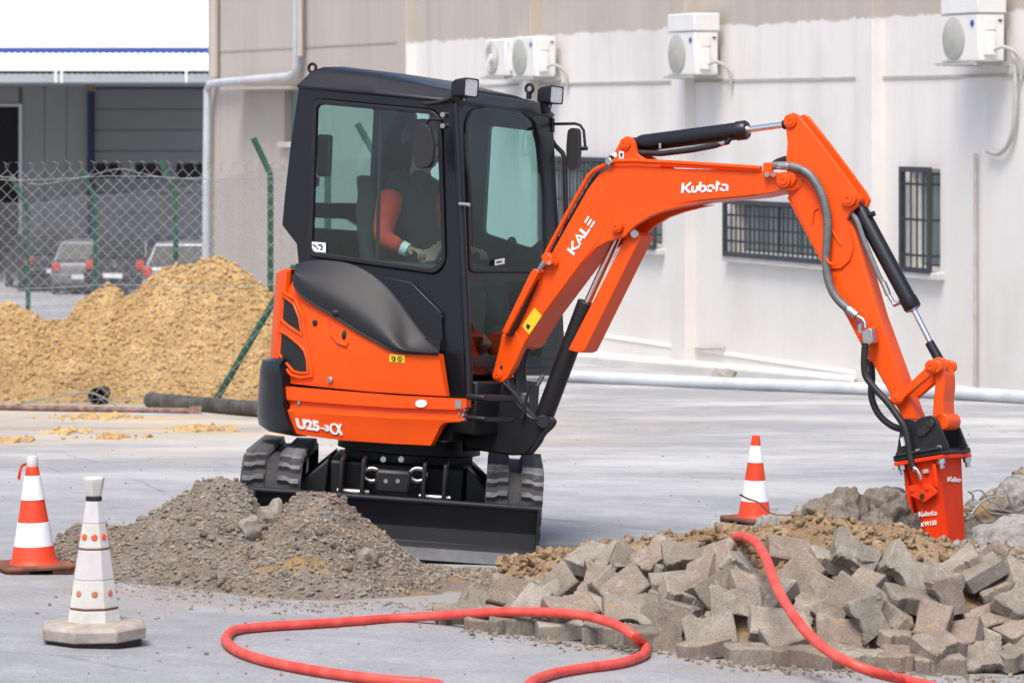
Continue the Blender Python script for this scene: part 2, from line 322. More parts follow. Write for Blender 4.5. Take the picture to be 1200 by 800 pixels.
# ------------------------------------------------------------------ mesh building
class MB:
    def __init__(s): s.v = []; s.f = []
    def add(s, vs, fs):
        o = len(s.v); s.v += [V(p) for p in vs]; s.f += [tuple(o + i for i in f) for f in fs]; return s
    def prism(s, poly, ext):
        n = len(poly); p = [V(q) for q in poly]; q = [a + ext for a in p]
        return s.add(p + q, [tuple(range(n))[::-1], tuple(range(n, 2 * n))] + [(i, (i + 1) % n, n + (i + 1) % n, n + i) for i in range(n)])
    def box(s, c, ex, ey, ez):
        """centre and three half-axis vectors"""
        c = V(c); P = [c + ex * a + ey * b + ez * d for a in (-1, 1) for b in (-1, 1) for d in (-1, 1)]
        return s.add(P, [(0, 1, 3, 2), (4, 6, 7, 5), (0, 4, 5, 1), (2, 3, 7, 6), (0, 2, 6, 4), (1, 5, 7, 3)])
    def fbox(s, fr, a0, a1, b0, b1, c0, c1):
        return s.box(fr.w((a0 + a1) / 2, (b0 + b1) / 2, (c0 + c1) / 2), fr.x * (a1 - a0) / 2, fr.y * (b1 - b0) / 2, fr.z * (c1 - c0) / 2)
    def tube(s, pts, r, n=10, caps=True, closed=False):
        P = [V(p) for p in pts]; m = len(P); o = len(s.v)
        rs = r if isinstance(r, (list, tuple)) else [r] * m
        ref = None
        for i, p in enumerate(P):
            if closed: d = P[(i + 1) % m] - P[i - 1]
            else: d = P[min(i + 1, m - 1)] - P[max(i - 1, 0)]
            d = d.normalized() if d.length > 1e-9 else V((0, 0, 1))
            if ref is None: ref = V((0, 0, 1)) if abs(d.z) < .9 else V((1, 0, 0))
            a = (ref - d * ref.dot(d)).normalized(); ref = a; b = d.cross(a)
            for k in range(n):
                t = 2 * math.pi * k / n; s.v.append(p + (a * math.cos(t) + b * math.sin(t)) * rs[i])
        for i in range(m if closed else m - 1):
            j = (i + 1) % m
            for k in range(n):
                s.f.append((o + i * n + k, o + i * n + (k + 1) % n, o + j * n + (k + 1) % n, o + j * n + k))
        if caps and not closed:
            s.f.append(tuple(o + k for k in range(n))[::-1]); s.f.append(tuple(o + (m - 1) * n + k for k in range(n)))
        return s
    def cyl(s, p0, p1, r, n=20, r2=None):
        return s.tube([p0, p1], [r, r if r2 is None else r2], n)
    def lathe(s, c, prof, n=28, up=V((0, 0, 1)), ex=V((1, 0, 0)), ph=0):
        ey = up.cross(ex).normalized(); ex = ey.cross(up).normalized(); o = len(s.v); c = V(c)
        for r, z in prof:
            for k in range(n):
                t = 2 * math.pi * k / n + ph; s.v.append(c + up * z + (ex * math.cos(t) + ey * math.sin(t)) * r)
        for i in range(len(prof) - 1):
            for k in range(n): s.f.append((o + i * n + k, o + i * n + (k + 1) % n, o + (i + 1) * n + (k + 1) % n, o + (i + 1) * n + k))
        s.f.append(tuple(o + k for k in range(n))[::-1]); s.f.append(tuple(o + (len(prof) - 1) * n + k for k in range(n)))
        return s
    def grid(s, rows, closed_u=False):
        """rows: list of equal-length vector lists"""
        o = len(s.v); n = len(rows[0])
        for r in rows: s.v += [V(p) for p in r]
        for i in range(len(rows) - 1):
            for k in range(n - (0 if closed_u else 1)):
                a, b = o + i * n + k, o + i * n + (k + 1) % n; s.f.append((a, b, b + n, a + n))
        return s
    def ico(s, c, r, sub=1, scale=(1, 1, 1), rough=0, seed=0):
        bm = bmesh.new(); bmesh.ops.create_icosphere(bm, subdivisions=sub, radius=1)
        bm.verts.ensure_lookup_table(); vs = []
        for v in bm.verts:
            d = v.co.normalized(); k = 1 + rough * noise.noise(d * 1.7 + V((seed * 3.1, seed * 1.7, 0)))
            vs.append(V(c) + V((d.x * scale[0], d.y * scale[1], d.z * scale[2])) * r * k)
        fs = [tuple(v.index for v in f.verts) for f in bm.faces]; bm.free(); return s.add(vs, fs)
    def build(s, name, mat, parent=None, bevel=0, ang=38, fix=True, seg=2, origin=None):
        me = bpy.data.meshes.new(name)
        vs = s.v
        o = bpy.data.objects.new(name, me); COL.objects.link(o)
        if parent is not None:
            inv = WM[parent].inverted(); vs = [inv @ p for p in vs]; o.parent = parent; WM[o] = WM[parent]
        elif origin is not None:
            origin = V(origin); vs = [p - origin for p in vs]; o.location = origin; WM[o] = Matrix.Translation(origin)
        else: WM[o] = Matrix()
        me.from_pydata([tuple(p) for p in vs], [], s.f)
        if fix:
            bm = bmesh.new(); bm.from_mesh(me); bmesh.ops.recalc_face_normals(bm, faces=bm.faces); bm.to_mesh(me); bm.free()
        me.polygons.foreach_set('use_smooth', [True] * len(me.polygons))
        me.set_sharp_from_angle(angle=R(ang))
        if mat is not None: me.materials.append(MT[mat] if isinstance(mat, str) else mat)
        if bevel:
            b = o.modifiers.new('bevel', 'BEVEL'); b.width = bevel; b.segments = seg; b.limit_method = 'ANGLE'; b.angle_limit = R(38)
        return o
WM = {}
def empty(name, loc, m=None):
    o = bpy.data.objects.new(name, None); COL.objects.link(o); o.empty_display_size = .2
    mm = m if m is not None else Matrix.Translation(V(loc)); o.matrix_world = mm; WM[o] = mm; return o
def tag(o, label=None, cat=None, group=None, kind=None):
    for k, v in (('label', label), ('category', cat), ('group', group), ('kind', kind)):
        if v: o[k] = v
    return o
def inpoly(p, poly):
    c = False; j = len(poly) - 1
    for i in range(len(poly)):
        a, b = poly[i], poly[j]
        if (a[1] > p[1]) != (b[1] > p[1]) and p[0] < (b[0] - a[0]) * (p[1] - a[1]) / (b[1] - a[1]) + a[0]: c = not c
        j = i
    return c
def cdt(outer, holes=(), lines=(), step=None):
    """triangulate a 2-D region with holes; returns verts and triangles"""
    vs, es = [], []
    def loop(pl, closed=True):
        o = len(vs); vs.extend(V(p) for p in pl); n = len(pl)
        es.extend((o + i, o + (i + 1) % n) for i in range(n if closed else n - 1))
    loop(outer)
    for h in holes: loop(h)
    for l in lines: loop(l, False)
    if step:
        xs = [p[0] for p in outer]; ys = [p[1] for p in outer]
        for i in range(int((max(xs) - min(xs)) / step) + 1):
            for j in range(int((max(ys) - min(ys)) / step) + 1):
                p = (min(xs) + (i + .5) * step, min(ys) + (j + .5) * step)
                if inpoly(p, outer) and not any(inpoly(p, h) for h in holes): vs.append(V(p))
    r = geometry.delaunay_2d_cdt([V((p[0], p[1])) for p in vs], es, [], 0, 1e-6)
    V2, F2 = r[0], r[2]; fs = []
    for f in F2:
        c = sum((V2[i] for i in f), V((0, 0))) / len(f)
        if inpoly(c, outer) and not any(inpoly(c, h) for h in holes): fs.append(tuple(f))
    return V2, fs
def solid(mb, tris, front, back):
    """front/back vertex lists with the same triangles, boundary closed"""
    n = len(front); fs = [f for f in tris] + [tuple(n + i for i in f[::-1]) for f in tris]; cnt = {}
    for f in tris:
        for i in range(len(f)):
            e = (f[i], f[(i + 1) % len(f)]); k = tuple(sorted(e)); cnt.setdefault(k, []).append(e)
    for k, l in cnt.items():
        if len(l) == 1: a, b = l[0]; fs.append((b, a, n + a, n + b))
    mb.add(list(front) + list(back), fs); return mb
def plate(outer, holes, ext, mb=None):
    """planar plate through 3-D points, with holes, thickened by vector ext"""
    mb = mb or MB(); o = V(outer[0]); n = ext.normalized()
    # robust in-plane basis
    e1 = max((V(p) - o for p in outer), key=lambda d: d.length).normalized(); e1 = (e1 - n * e1.dot(n)).normalized(); e2 = n.cross(e1)
    to2 = lambda p: V(((V(p) - o).dot(e1), (V(p) - o).dot(e2)))
    v2, fs = cdt([to2(p) for p in outer], [[to2(p) for p in h] for h in holes])
    fr = [o + e1 * p[0] + e2 * p[1] for p in v2]
    return solid(mb, fs, fr, [p + ext for p in fr])
# curved body side: plan outline in machine frame (forward, left)
TAIL = lambda f: f if f > -.2 else -.2 + (f + .2) * 1.10
OUTL = [(1.1, -.6), (-.2, -.6)] + [tuple(p) for p in curve([(-.2, -.6, 0), (-.36, -.575, 0), (-.5, -.515, 0), (-.61, -.42, 0), (-.69, -.28, 0), (-.735, -.1, 0), (-.735, .1, 0), (-.69, .28, 0), (-.6, .44, 0), (-.45, .56, 0), (-.2, .6, 0)], 40)][1:] + [(.5, .6, 0)]
OUTL = [(TAIL(p[0]), p[1]) for p in OUTL]
class Wrap:
    def __init__(s, pl, off=0):
        P = [V((p[0], p[1])) for p in pl]; Q = []
        for i, p in enumerate(P):
            d = (P[min(i + 1, len(P) - 1)] - P[max(i - 1, 0)]).normalized(); Q.append(p + V((d.y, -d.x)) * -off)
        s.P = Q; s.S = [0]
        for a, b in zip(Q, Q[1:]): s.S.append(s.S[-1] + (b - a).length)
    def at(s, t):
        t = max(0, min(s.S[-1], t)); i = 0
        while i < len(s.S) - 2 and s.S[i + 1] < t: i += 1
        k = (t - s.S[i]) / (s.S[i + 1] - s.S[i]); return s.P[i].lerp(s.P[i + 1], k)
    def nrm(s, t):
        d = (s.at(t + .04) - s.at(t - .04)).normalized(); return V((-d.y, d.x)) * 1.0
    def su(s, px, py):
        o = M.loc(CAMP); d3 = ray(px, py); d = V((d3.dot(M.x), d3.dot(M.y), d3.dot(M.z)))
        o2 = V((o.x, o.y)); d2 = V((d.x, d.y)); best = None; near = (1e9, 0, 0)
        for i in range(len(s.P) - 1):
            a = s.P[i]; e = s.P[i + 1] - a
            den = d2.x * e.y - d2.y * e.x
            if abs(den) > 1e-9:
                q = a - o2; t = (q.x * e.y - q.y * e.x) / den; k = (q.x * d2.y - q.y * d2.x) / den
                if t > 0 and -1e-6 <= k <= 1 + 1e-6 and (best is None or t < best[0]): best = (t, s.S[i] + k * (s.S[i + 1] - s.S[i]))
            q = a - o2; t = q.dot(d2) / d2.dot(d2); dist = (o2 + d2 * t - a).length
            if dist < near[0]: near = (dist, t, s.S[i])
        t, ss = best if best else (near[1], near[2])
        return V((ss, o.z + d.z * t))
    def p3(s, ss, u, off=0):
        p = s.at(ss); n = s.nrm(ss); return M.w(p.x + n.x * off, p.y + n.y * off, u)
    def pt(s, px, py, off=0): a = s.su(px, py); return s.p3(a[0], a[1], off)
# the outward normal check: at the near side (l=-.6) outward is -l
W0 = Wrap(OUTL)
if W0.nrm(.5).y > 0:
    Wrap.nrm = (lambda f: (lambda s, t: f(s, t) * -1))(Wrap.nrm)
def WOff(d):
    w_ = Wrap(OUTL); w_.P = [p + w_.nrm(t) * d for p, t in zip(w_.P, w_.S)]; w_.S = [0]
    for a, b in zip(w_.P, w_.P[1:]): w_.S.append(w_.S[-1] + (b - a).length)
    return w_
def wrap_panel(W, outer_px, holes_px=(), th=.04, lines_px=(), off=None, step=.06, raw=False):
    """panel following the curved body side. off(v2) -> extra outward offset"""
    sub = lambda L, cl: [L[i] if k == 0 else (L[i][0] * (1 - k / 4) + L[(i + 1) % len(L)][0] * k / 4, L[i][1] * (1 - k / 4) + L[(i + 1) % len(L)][1] * k / 4) for i in range(len(L) if cl else len(L) - 1) for k in range(4)] + ([] if cl else [L[-1]])
    conv = (lambda L: [V(p) for p in L]) if raw else (lambda L: [W.su(*p) for p in L])
    v2, fs = cdt(conv(sub(outer_px, True)), [conv(sub(h, True)) for h in holes_px], [conv(sub(l, False)) for l in lines_px], step)
    o = off or (lambda p: 0)
    fr = [W.p3(p[0], p[1], o(p)) for p in v2]; bk = [W.p3(p[0], p[1], -th) for p in v2]
    return solid(MB(), fs, fr, bk)
# lettering ---------------------------------------------------------------
def ribbon(mb, pl, wd, mapf, th):
    P = [V(p) for p in pl]; n = len(P); L_, R_ = [], []
    for i in range(n):
        d0 = (P[i] - P[i - 1]).normalized() if i else None; d1 = (P[i + 1] - P[i]).normalized() if i < n - 1 else None
        if d0 is None: d0 = d1
        if d1 is None: d1 = d0
        n0 = V((-d0.y, d0.x)); n1 = V((-d1.y, d1.x)); m = n0 + n1; m = m / max(.35, m.dot(n0)) if m.length > 1e-6 else n0
        L_.append(P[i] + m * wd / 2); R_.append(P[i] - m * wd / 2)
    fr = [mapf(p, th) for p in L_ + R_]; bk = [mapf(p, -.001) for p in L_ + R_]
    solid(mb, [(i, i + 1, n + i + 1, n + i) for i in range(n - 1)], fr, bk)
def arc(cx, cy, rx, ry, a0, a1, n=9): return [(cx + rx * math.cos(R(a0 + (a1 - a0) * i / (n - 1))), cy + ry * math.sin(R(a0 + (a1 - a0) * i / (n - 1)))) for i in range(n)]
GL = {
 'K': (.82, [[(.09, 0), (.09, 1)], [(.74, 1), (.30, .52), (.30, .46), (.76, 0)]]),
 'u': (.62, [[(.09, .66), (.09, .2)], arc(.28, .26, .24, .2, 215, 290, 5) + [(.5, .3), (.5, .66)]]),
 'b': (.66, [[(.09, 1), (.09, .12)], [(.22, .6)] + arc(.3, .33, .27, .27, 80, -110, 12)]),
 'o': (.68, [arc(.31, .33, .26, .27, 160, -20, 12), arc(.31, .33, .26, .27, 200, 300, 7)]),
 't': (.46, [[(.16, 1), (.16, 0)], [(.26, .72), (.42, .72)]]),
 'a': (.62, [arc(.3, .33, .26, .27, 130, -10, 9) + [(.56, 0)], arc(.3, .3, .26, .24, 175, 285, 7)]),
 'A': (.8, [[(.06, 0), (.4, .96), (.72, 0)], [(.30, .30), (.5, .30)]]),
 'L': (.6, [[(.1, 1), (.1, .08), (.58, .08)]]),
 'E': (.66, [[(.1, .08), (.62, .08)], [(.1, .5), (.58, .5)], [(.1, .92), (.62, .92)]]),
 'k': (.74, [[(.09, 0), (.09, 1)], [(.66, 1), (.24, .5), (.68, 0)]]),
 'al': (.8, [[(.78, 1.0), (.56, .24)], arc(.34, .5, .26, .44, 322, 42, 20) + [(.80, 0)]]),
}
def strokes(txt, p00, p10, p01, wd, name, parent, mat='white', th=.002):
    tot = sum(GL[c][0] for c in txt); ex = (V(p10) - V(p00)); ey = (V(p01) - V(p00)); nn = ex.cross(ey).normalized()
    if nn.dot(CAMP - V(p00)) < 0: nn = -nn
    mb = MB(); x = 0
    for c in txt:
        for pl in GL[c][1]:
            ribbon(mb, [(a + x, b) for a, b in pl], wd, lambda p, h: V(p00) + ex * (p.x / tot) + ey * p.y + nn * (h + .001), th)
        x += GL[c][0]
    return mb.build(name, mat, parent)
def textw(s, mapf, q00, q10, q01, name, parent, mat='white', bold=.02, th=.003):
    """text laid on a curved surface: mapf takes photo pixels and an outward offset"""
    cu = bpy.data.curves.new('t', 'FONT'); cu.body = s; cu.offset = bold; cu.resolution_u = 3
    o = bpy.data.objects.new('t', cu); COL.objects.link(o); dg = bpy.context.evaluated_depsgraph_get(); dg.update()
    me = bpy.data.meshes.new_from_object(o.evaluated_get(dg)); bpy.data.objects.remove(o)
    vs = [v.co.copy() for v in me.vertices]; fs = [tuple(p.vertices) for p in me.polygons]; bpy.data.meshes.remove(me)
    x0, x1 = min(v.x for v in vs), max(v.x for v in vs); y0, y1 = min(v.y for v in vs), max(v.y for v in vs)
    def mp(v, h):
        a, b = (v.x - x0) / (x1 - x0), (v.y - y0) / (y1 - y0)
        return mapf(q00[0] + (q10[0] - q00[0]) * a + (q01[0] - q00[0]) * b, q00[1] + (q10[1] - q00[1]) * a + (q01[1] - q00[1]) * b, h)
    return solid(MB(), fs, [mp(v, th) for v in vs], [mp(v, -.002) for v in vs]).build(name, mat, parent, fix=False)
def text(s, p00, p10, p01, name, parent, mat='white', bold=.02, th=.002):
    cu = bpy.data.curves.new('t', 'FONT'); cu.body = s; cu.offset = bold; cu.resolution_u = 3
    o = bpy.data.objects.new('t', cu); COL.objects.link(o); dg = bpy.context.evaluated_depsgraph_get(); dg.update()
    me = bpy.data.meshes.new_from_object(o.evaluated_get(dg)); bpy.data.objects.remove(o)
    vs = [v.co.copy() for v in me.vertices]; fs = [tuple(p.vertices) for p in me.polygons]; bpy.data.meshes.remove(me)
    x0, x1 = min(v.x for v in vs), max(v.x for v in vs); y0, y1 = min(v.y for v in vs), max(v.y for v in vs)
    ex = V(p10) - V(p00); ey = V(p01) - V(p00); nn = ex.cross(ey).normalized()
    if nn.dot(CAMP - V(p00)) < 0: nn = -nn
    mp = lambda v, h: V(p00) + ex * ((v.x - x0) / (x1 - x0)) + ey * ((v.y - y0) / (y1 - y0)) + nn * h
    return solid(MB(), fs, [mp(v, th) for v in vs], [mp(v, -.001) for v in vs]).build(name, mat, parent)
def fbm(p, oct=4):
    s, a = 0, 1
    for _ in range(oct): s += a * noise.noise(p); p = p * 2.07 + V((3.1, 1.7, 9.2)); a *= .5
    return s

# ================================================================== ground
def build_ground():
    ys = [2, 6] + [8 + .25 * i for i in range(84)] + [29 + .7 * i for i in range(40)] + [58, 62, 68, 75, 82, 90, 100, 115, 140, 200, 300, 500, 900, 1800]
    xs = [-900, -400, -150, -70, -35, -18, -10, -7] + [-5 + .25 * i for i in range(41)] + [6, 8, 11, 16, 25, 40, 80, 200, 500, 900]
    m = MB(); m.grid([[gp(x, y, .006 * fbm(V((x * .7, y * .7, 0)), 3) if y < 60 else 0) for x in xs] for y in ys])
    o = m.build('ground', 'ground'); o['kind'] = 'structure'
build_ground()

# ================================================================== long building on the right
wa = V((.4175, -1, 0)).normalized()
WF = Frame(V((5.64, 37.6, 0)), wa, V((0, 0, 1)).cross(wa), V((0, 0, 1)))       # x along (towards camera), y into the wall, z up
def onW(px, py, off=0): return WF.loc(hit(px, py, WF.w(0, -off, 0), WF.y))      # local coords on the plane 'off' in front of the wall
MT['wall'] = m_wall(onW(1118, 18).z, -onW(487, 100).x)
fb = empty('factory_building', 0, WF.mat())
tag(fb, 'long rendered building with white lower walls, beige upper walls and barred windows', 'building')
XE = onW(244, 200).x; ZB = -3.2
def wl(p): return WF.w(*p)
holes = []; wins = []
def wrect(px0, px1, py0, py1, off=0):
    a = onW(px0, py0, off); b = onW(px1, py1, off); return a.x, b.x, max(b.z, -9), a.z
topz = onW(1080, 197.5).z; botz = onW(1080, 322).z
for (pl, pr) in ((640, 776), (858, 992), (1066, 1102)):
    x0, x1 = onW(pl, 250).x, onW(pr, 250).x
    tz = topz if pl != 858 else onW(875, 236).z
    wins.append((x0, x1, botz + .05, tz)); holes.append((x0, x1, botz + .05, tz))
lw = (onW(333, 140).x, onW(352, 140).x, onW(340, 166).z, onW(340, 106).z); holes.append(lw)
outer = [(XE, 0, ZB), (9, 0, ZB), (9, 0, 9), (XE, 0, 9)]
plate([wl(p) for p in outer], [[wl((a, 0, c)), wl((b, 0, c)), wl((b, 0, d)), wl((a, 0, d))] for a, b, c, d in holes], WF.y * .3).build('wall', 'wall', fb)
MB().fbox(WF, XE, 9, .301, 9, ZB, 9.2).build('building_core', 'wall', fb)
for px in (487, 633, 815, 1036):
    x = onW(px, 250).x
    MB().fbox(WF, x - .42, x, -.16, .01, ZB, 9).build('pilaster', 'wall', fb, .01)
zc = onW(1018, 91).z
for a, b in ((onW(487, 90).x + .02, onW(633, 90).x - .42), (onW(633, 90).x, onW(815, 90).x - .42), (onW(815, 90).x, onW(1036, 90).x - .42), (onW(1036, 90).x, 9)):
    MB().fbox(WF, a, b, -.015, .01, zc - .022, zc + .012).build('wall_joint', 'dkline', fb)
    MB().fbox(WF, a, b, -.015, .01, onW(1007, 437).z - .025, onW(1007, 437).z + .02).build('wall_joint', 'line', fb)
zj = onW(300, 57).z
MB().fbox(WF, XE, onW(487, 90).x - .42, -.012, .01, zj - .03, zj).build('wall_joint', 'dkline', fb)
for x0, x1, z0, z1 in wins:
    w_ = MB(); t = .05
    for a, b, c, d in ((x0, x1, z0, z0 + t), (x0, x1, z1 - t, z1), (x0, x0 + t, z0 + t, z1 - t), (x1 - t, x1, z0 + t, z1 - t)): w_.fbox(WF, a, b, .12, .18, c, d)
    wn = w_.build('window', 'acwhite', fb)
    n = max(1, round((x1 - x0) / 1.0)); dx = (x1 - x0 - 2 * t) / n
    for k in range(n):
        a = x0 + t + k * dx
        MB().fbox(WF, a + .025, a + dx - .025, .145, .155, z0 + t + .02, z1 - t - .02).build('pane', 'winglass', wn)
    MB().fbox(WF, x0 + .02, x1 - .02, .24, .26, z0, z1).build('curtain', 'panelg', wn)
    MB().fbox(WF, x0 - .12, x1 + .1, -.1, .12, z0 - .09, z0 - .01).build('sill', 'slab', wn, .008)
    q = MB(); gx0, gx1, gz0, gz1 = x0 - .05, x1 - .05 if x1 - x0 < 3 else x1, z0 - .02, z1 + .02; o_ = -.1
    for a, b, c, d in ((gx0, gx1, gz0, gz0 + .06), (gx0, gx1, gz1 - .06, gz1), (gx0, gx0 + .06, gz0 + .06, gz1 - .06), (gx1 - .06, gx1, gz0 + .06, gz1 - .06)): q.fbox(WF, a, b, o_ - .02, o_ + .02, c, d)
    for z in (gz0 + .2, (gz0 + gz1) / 2, gz1 - .2):
        q.fbox(WF, gx0 + .06, gx1 - .06, o_ - .01, o_ + .01, z - .014, z + .014)
        for x in (gx0 + .03, gx1 - .03): q.fbox(WF, x - .012, x + .012, o_ + .02, .05, z - .012, z + .012)
    nb = int((gx1 - gx0) / .13)
    gr = q.build('window_grille', 'grille', wn)
    for k in range(1, nb):
        x = gx0 + (gx1 - gx0) * k / nb; MB().fbox(WF, x - .011, x + .011, o_ - .024, o_ - .01, gz0 + .06, gz1 - .06).build('bar', 'grille', wn)
# small window and ledge at the left end
x0, x1, z0, z1 = lw
MB().fbox(WF, x0, x1, .12, .16, z0, z1).build('window', 'winglass', fb)
MB().fbox(WF, x0 - .1, x1 + .1, -.1, .1, z0 - .1, z0 - .005).build('sill', 'slab', fb)
MB().fbox(WF, onW(288, 105).x, x1, -.5, .0, z1 + .02, z1 + .07).build('ledge', 'dkline', fb)
P = [WF.w(*onW(px, py, .14)) for px, py in ((348, -40), (348, 78), (346, 86), (338, 90), (300, 93), (256, 97), (246, 99), (243, 106), (242, 200), (241, 372))]
MB().tube(P, .075, 12).build('drainpipe', 'pipewhite', fb)
MB().tube([WF.w(*onW(251, y, .1)) for y in (-40, 90)], .09, 12).build('drainpipe', 'wall', fb)
MB().tube([WF.w(*onW(352, y, .14)) for y in (-40, 66)], .05, 10).build('drainpipe', 'wall', fb)
MB().tube([WF.w(*onW(1143, y, .05)) for y in (180, 452)], .022, 8).build('conduit', 'dkline', fb)
MB().tube([WF.w(*onW(px, py, .04)) for px, py in ((815, 408), (848, 408))], .02, 8).build('conduit', 'dkline', fb)

def ac(pxc, pt, pb, label, lid=None, fan=False, logo=True, wd=.82):
    """outdoor unit: pxc = pixel column of its front/side corner, rows of top and bottom"""
    off = .46; a = onW(pxc, pt, off); b = onW(pxc, pb, off)
    x1, z1, z0 = a.x, a.z, b.z; x0 = x1 - wd; h = z1 - z0
    r = empty('air_conditioner', 0, Frame(WF.w((x0 + x1) / 2, 0, z0), WF.x, WF.y, WF.z).mat())
    tag(r, label, 'air conditioner', 'outdoor air conditioning units on the wall')
    MB().fbox(WF, x0, x1, -off, -.12, z0, z1).build('casing', 'acwhite', r, .018)
    if lid: MB().fbox(WF, x0 + .02, x1 + .012, -off - .012, -.1, z1 + .006, z1 + lid).build('rain_cover', 'acwhite', r, .014)
    q = MB(); fo = V(WF.y) * -1
    c = WF.w(x0 + .30, -off - .004, (z0 + z1) / 2); rr = min(.27, h * .45)
    q.lathe(c, [(rr, 0), (rr, .012), (rr * .97, .016)], 28, fo, WF.z); fg = q.build('fan_grille', 'acgrey', r)
    rg = MB()
    for k in () if not fan else (.25, .45, .65, .85): rg.tube([c + fo * .02 + (WF.x * math.cos(t) + WF.z * math.sin(t)) * rr * k for t in [2 * math.pi * i / 24 for i in range(24)]], .006, 4, closed=True)
    if fan: rg.build('guard_ring', 'acwhite', fg)
    if fan: MB().lathe(c + fo * .02, [(rr * .22, 0), (rr * .2, .02)], 16, fo, WF.z).build('fan_hub', 'acwhite', r)
    if logo: MB().lathe(WF.w(x1 - .12, -off - .002, z1 - h * .2), [(.038, 0), (.036, .006)], 16, fo, WF.z).build('badge', 'bluepaint', r)
    MB().fbox(WF, x1, x1 + .05, -off + .07, -.26, z0 + h * .12, z0 + h * .62).build('valve_cover', 'acwhite', r, .012)
    MB().fbox(WF, x1, x1 + .02, -off + .09, -.24, z0 + h * .66, z0 + h * .9).build('service_panel', 'acwhite', r, .006)
    MB().fbox(WF, x1, x1 + .012, -.2, -.16, z0 + h * .84, z0 + h * .88).build('handle', 'darkhole', r)
    q = MB()
    for x in (x0 + .12, x1 - .1): q.fbox(WF, x - .02, x + .02, -off - .04, 0, z0 - .045, z0 - .002); q.fbox(WF, x - .018, x + .018, -.04, 0, z0 - .002, z0 + h * .7)
    q.fbox(WF, x0 - .02, x1 + .02, -off - .06, -off - .03, z0 - .04, z0 - .01)
    q.build('bracket', 'acgrey', r)
    MB().tube(curve([WF.w(x1 + .05, -.28, z0 + h * .25), WF.w(x1 + .12, -.2, z0 + h * .3), WF.w(x1 + .2, -.06, z0 + h * .1), WF.w(x1 + .2, -.03, z0 - .2)], 14), .022, 8).build('coolant_pipe', 'acgrey', r)
    return r
ac(592, 46, 89, 'air conditioner with an open fan guard, furthest left on the white wall', fan=True, logo=False, wd=.8)
ac(626, 43, 90, 'air conditioner mounted close beside the open-fanned one, above the cab roof')
ac(814, 37, 88, 'air conditioner under a tall rain cover above the arm cylinder', lid=.24)
a4 = ac(1146, 16, 72, 'air conditioner at the top right with a bent hose hanging below it', lid=.3)
MB().tube(curve([WF.w(*onW(px, py, .06)) for px, py in ((1186, 62), (1190, 90), (1189, 140), (1182, 168), (1170, 180), (1157, 177))], 24), .028, 10).build('drain_hose', 'acgrey', a4)

# pale kerb and pipe along the foot of the wall
sl_ = [ong(px, py) for px, py in ((560, 416), (660, 424), (840, 440), (1000, 455), (1010, 447), (840, 430), (660, 412), (560, 402))]
tag(MB().prism([p + V((0, 0, .12)) for p in sl_], V((0, 0, -.4))).build('concrete_kerb', 'slab', None, .03), kind='structure')
pp = [ong(px, py) + V((0, 0, .07)) for px, py in ((560, 442), (665, 447.5), (760, 452), (850, 456), (950, 460), (1080, 466), (1200, 473), (1260, 477))]
o = MB().tube(curve(pp, 30), .072, 14).build('ground_pipe', 'pipewhite', None)
tag(o, 'long white plastic pipe lying on the ground along the foot of the white building', 'pipe')
o = MB(); o.ico(atY(848, 440, 41.5), .12, 2, (1.4, .8, .7), .5, 3); o = o.build('stone', 'rock'); tag(o, 'small grey stone lying on the pale kerb by the white wall', 'stone')

# ================================================================== warehouse far left
wr = empty('warehouse', gp(-13, 104)); tag(wr, 'white clad warehouse with a corrugated canopy and blue trim behind the fence', 'building')
YA, YB = 104.0, 94.0
def rect(mb, px0, px1, py0, py1, Y, d=.1):
    a, b = atY(px0, py0, Y), atY(px1, py1, Y); return mb.box(((a + b) / 2) + V((0, d / 2, 0)), V(((b.x - a.x) / 2, 0, 0)), V((0, d / 2, 0)), V((0, 0, abs(a.z - b.z) / 2)))
x = -732
while x < 260:
    rect(MB(), x, x + 47.6, -180, 56.5, YA, .2).build('cladding_panel', 'panelw', wr, .015); x += 48
rect(MB(), -740, 300, -200, 500, YA + .5, 12).build('building_core', 'panelg', wr)
z = MB(); n = 60
n = 180
top = [atY(-740 + 1020 * i / n, 57, YA - .06) for i in range(n + 1)]; bot = [atY(-740 + 1020 * i / n, 62.5 + (1.8 if i % 2 else 0), YA - .06) for i in range(n + 1)]
z.prism(top + bot[::-1], V((0, .05, 0))).build('blue_trim', 'bluepaint', wr)
rows = []; nx = 980
for k, (py, Y) in enumerate(((62.5, YA - .1), (81.5, YB))):
    rows.append([atY(-740 + 1040 * i / nx, py, Y) + V((0, 0, .02 * math.sin(i * .9))) for i in range(nx + 1)])
rows += [[p - V((0, 0, .12)) for p in r_] for r_ in rows[::-1]]
MB().grid(rows).build('canopy_roof', 'panelw', wr)
rect(MB(), -740, 262, 82.5, 97.5, YB, .12).build('fascia', 'fascia', wr, .02)
for px in (64, 71, 217): rect(MB(), px, px + 2.6, 83, 97, YB - .03, .03).build('fascia_joint', 'panelw', wr)
rect(MB(), -740, 262, 97.6, 99, YB + .2, 9.6).build('canopy_soffit', 'panelg', wr)
for i, (a, b) in enumerate(((26, 52), (52.4, 78), (78.4, 103))): rect(MB(), a, b, 96, 420, YA, .15).build('wall_panel', 'panelg', wr, .02)
rect(MB(), -60, 22, 96, 122, YA, .15).build('wall_panel', 'panelg', wr, .02)
for i in range(13): rect(MB(), -112 - 48 * i, -64.5 - 48 * i, 96, 420, YA, .15).build('wall_panel', 'panelg', wr, .02)
rect(MB(), 22, 25.6, 122, 320, YA - .1, .1).build('door_frame', 'panelw', wr); rect(MB(), -60, 22, 122, 125, YA - .1, .1).build('door_frame', 'panelw', wr)
rect(MB(), -60, 22, 125, 420, YA + .2, .1).build('doorway', 'darkhole', wr)
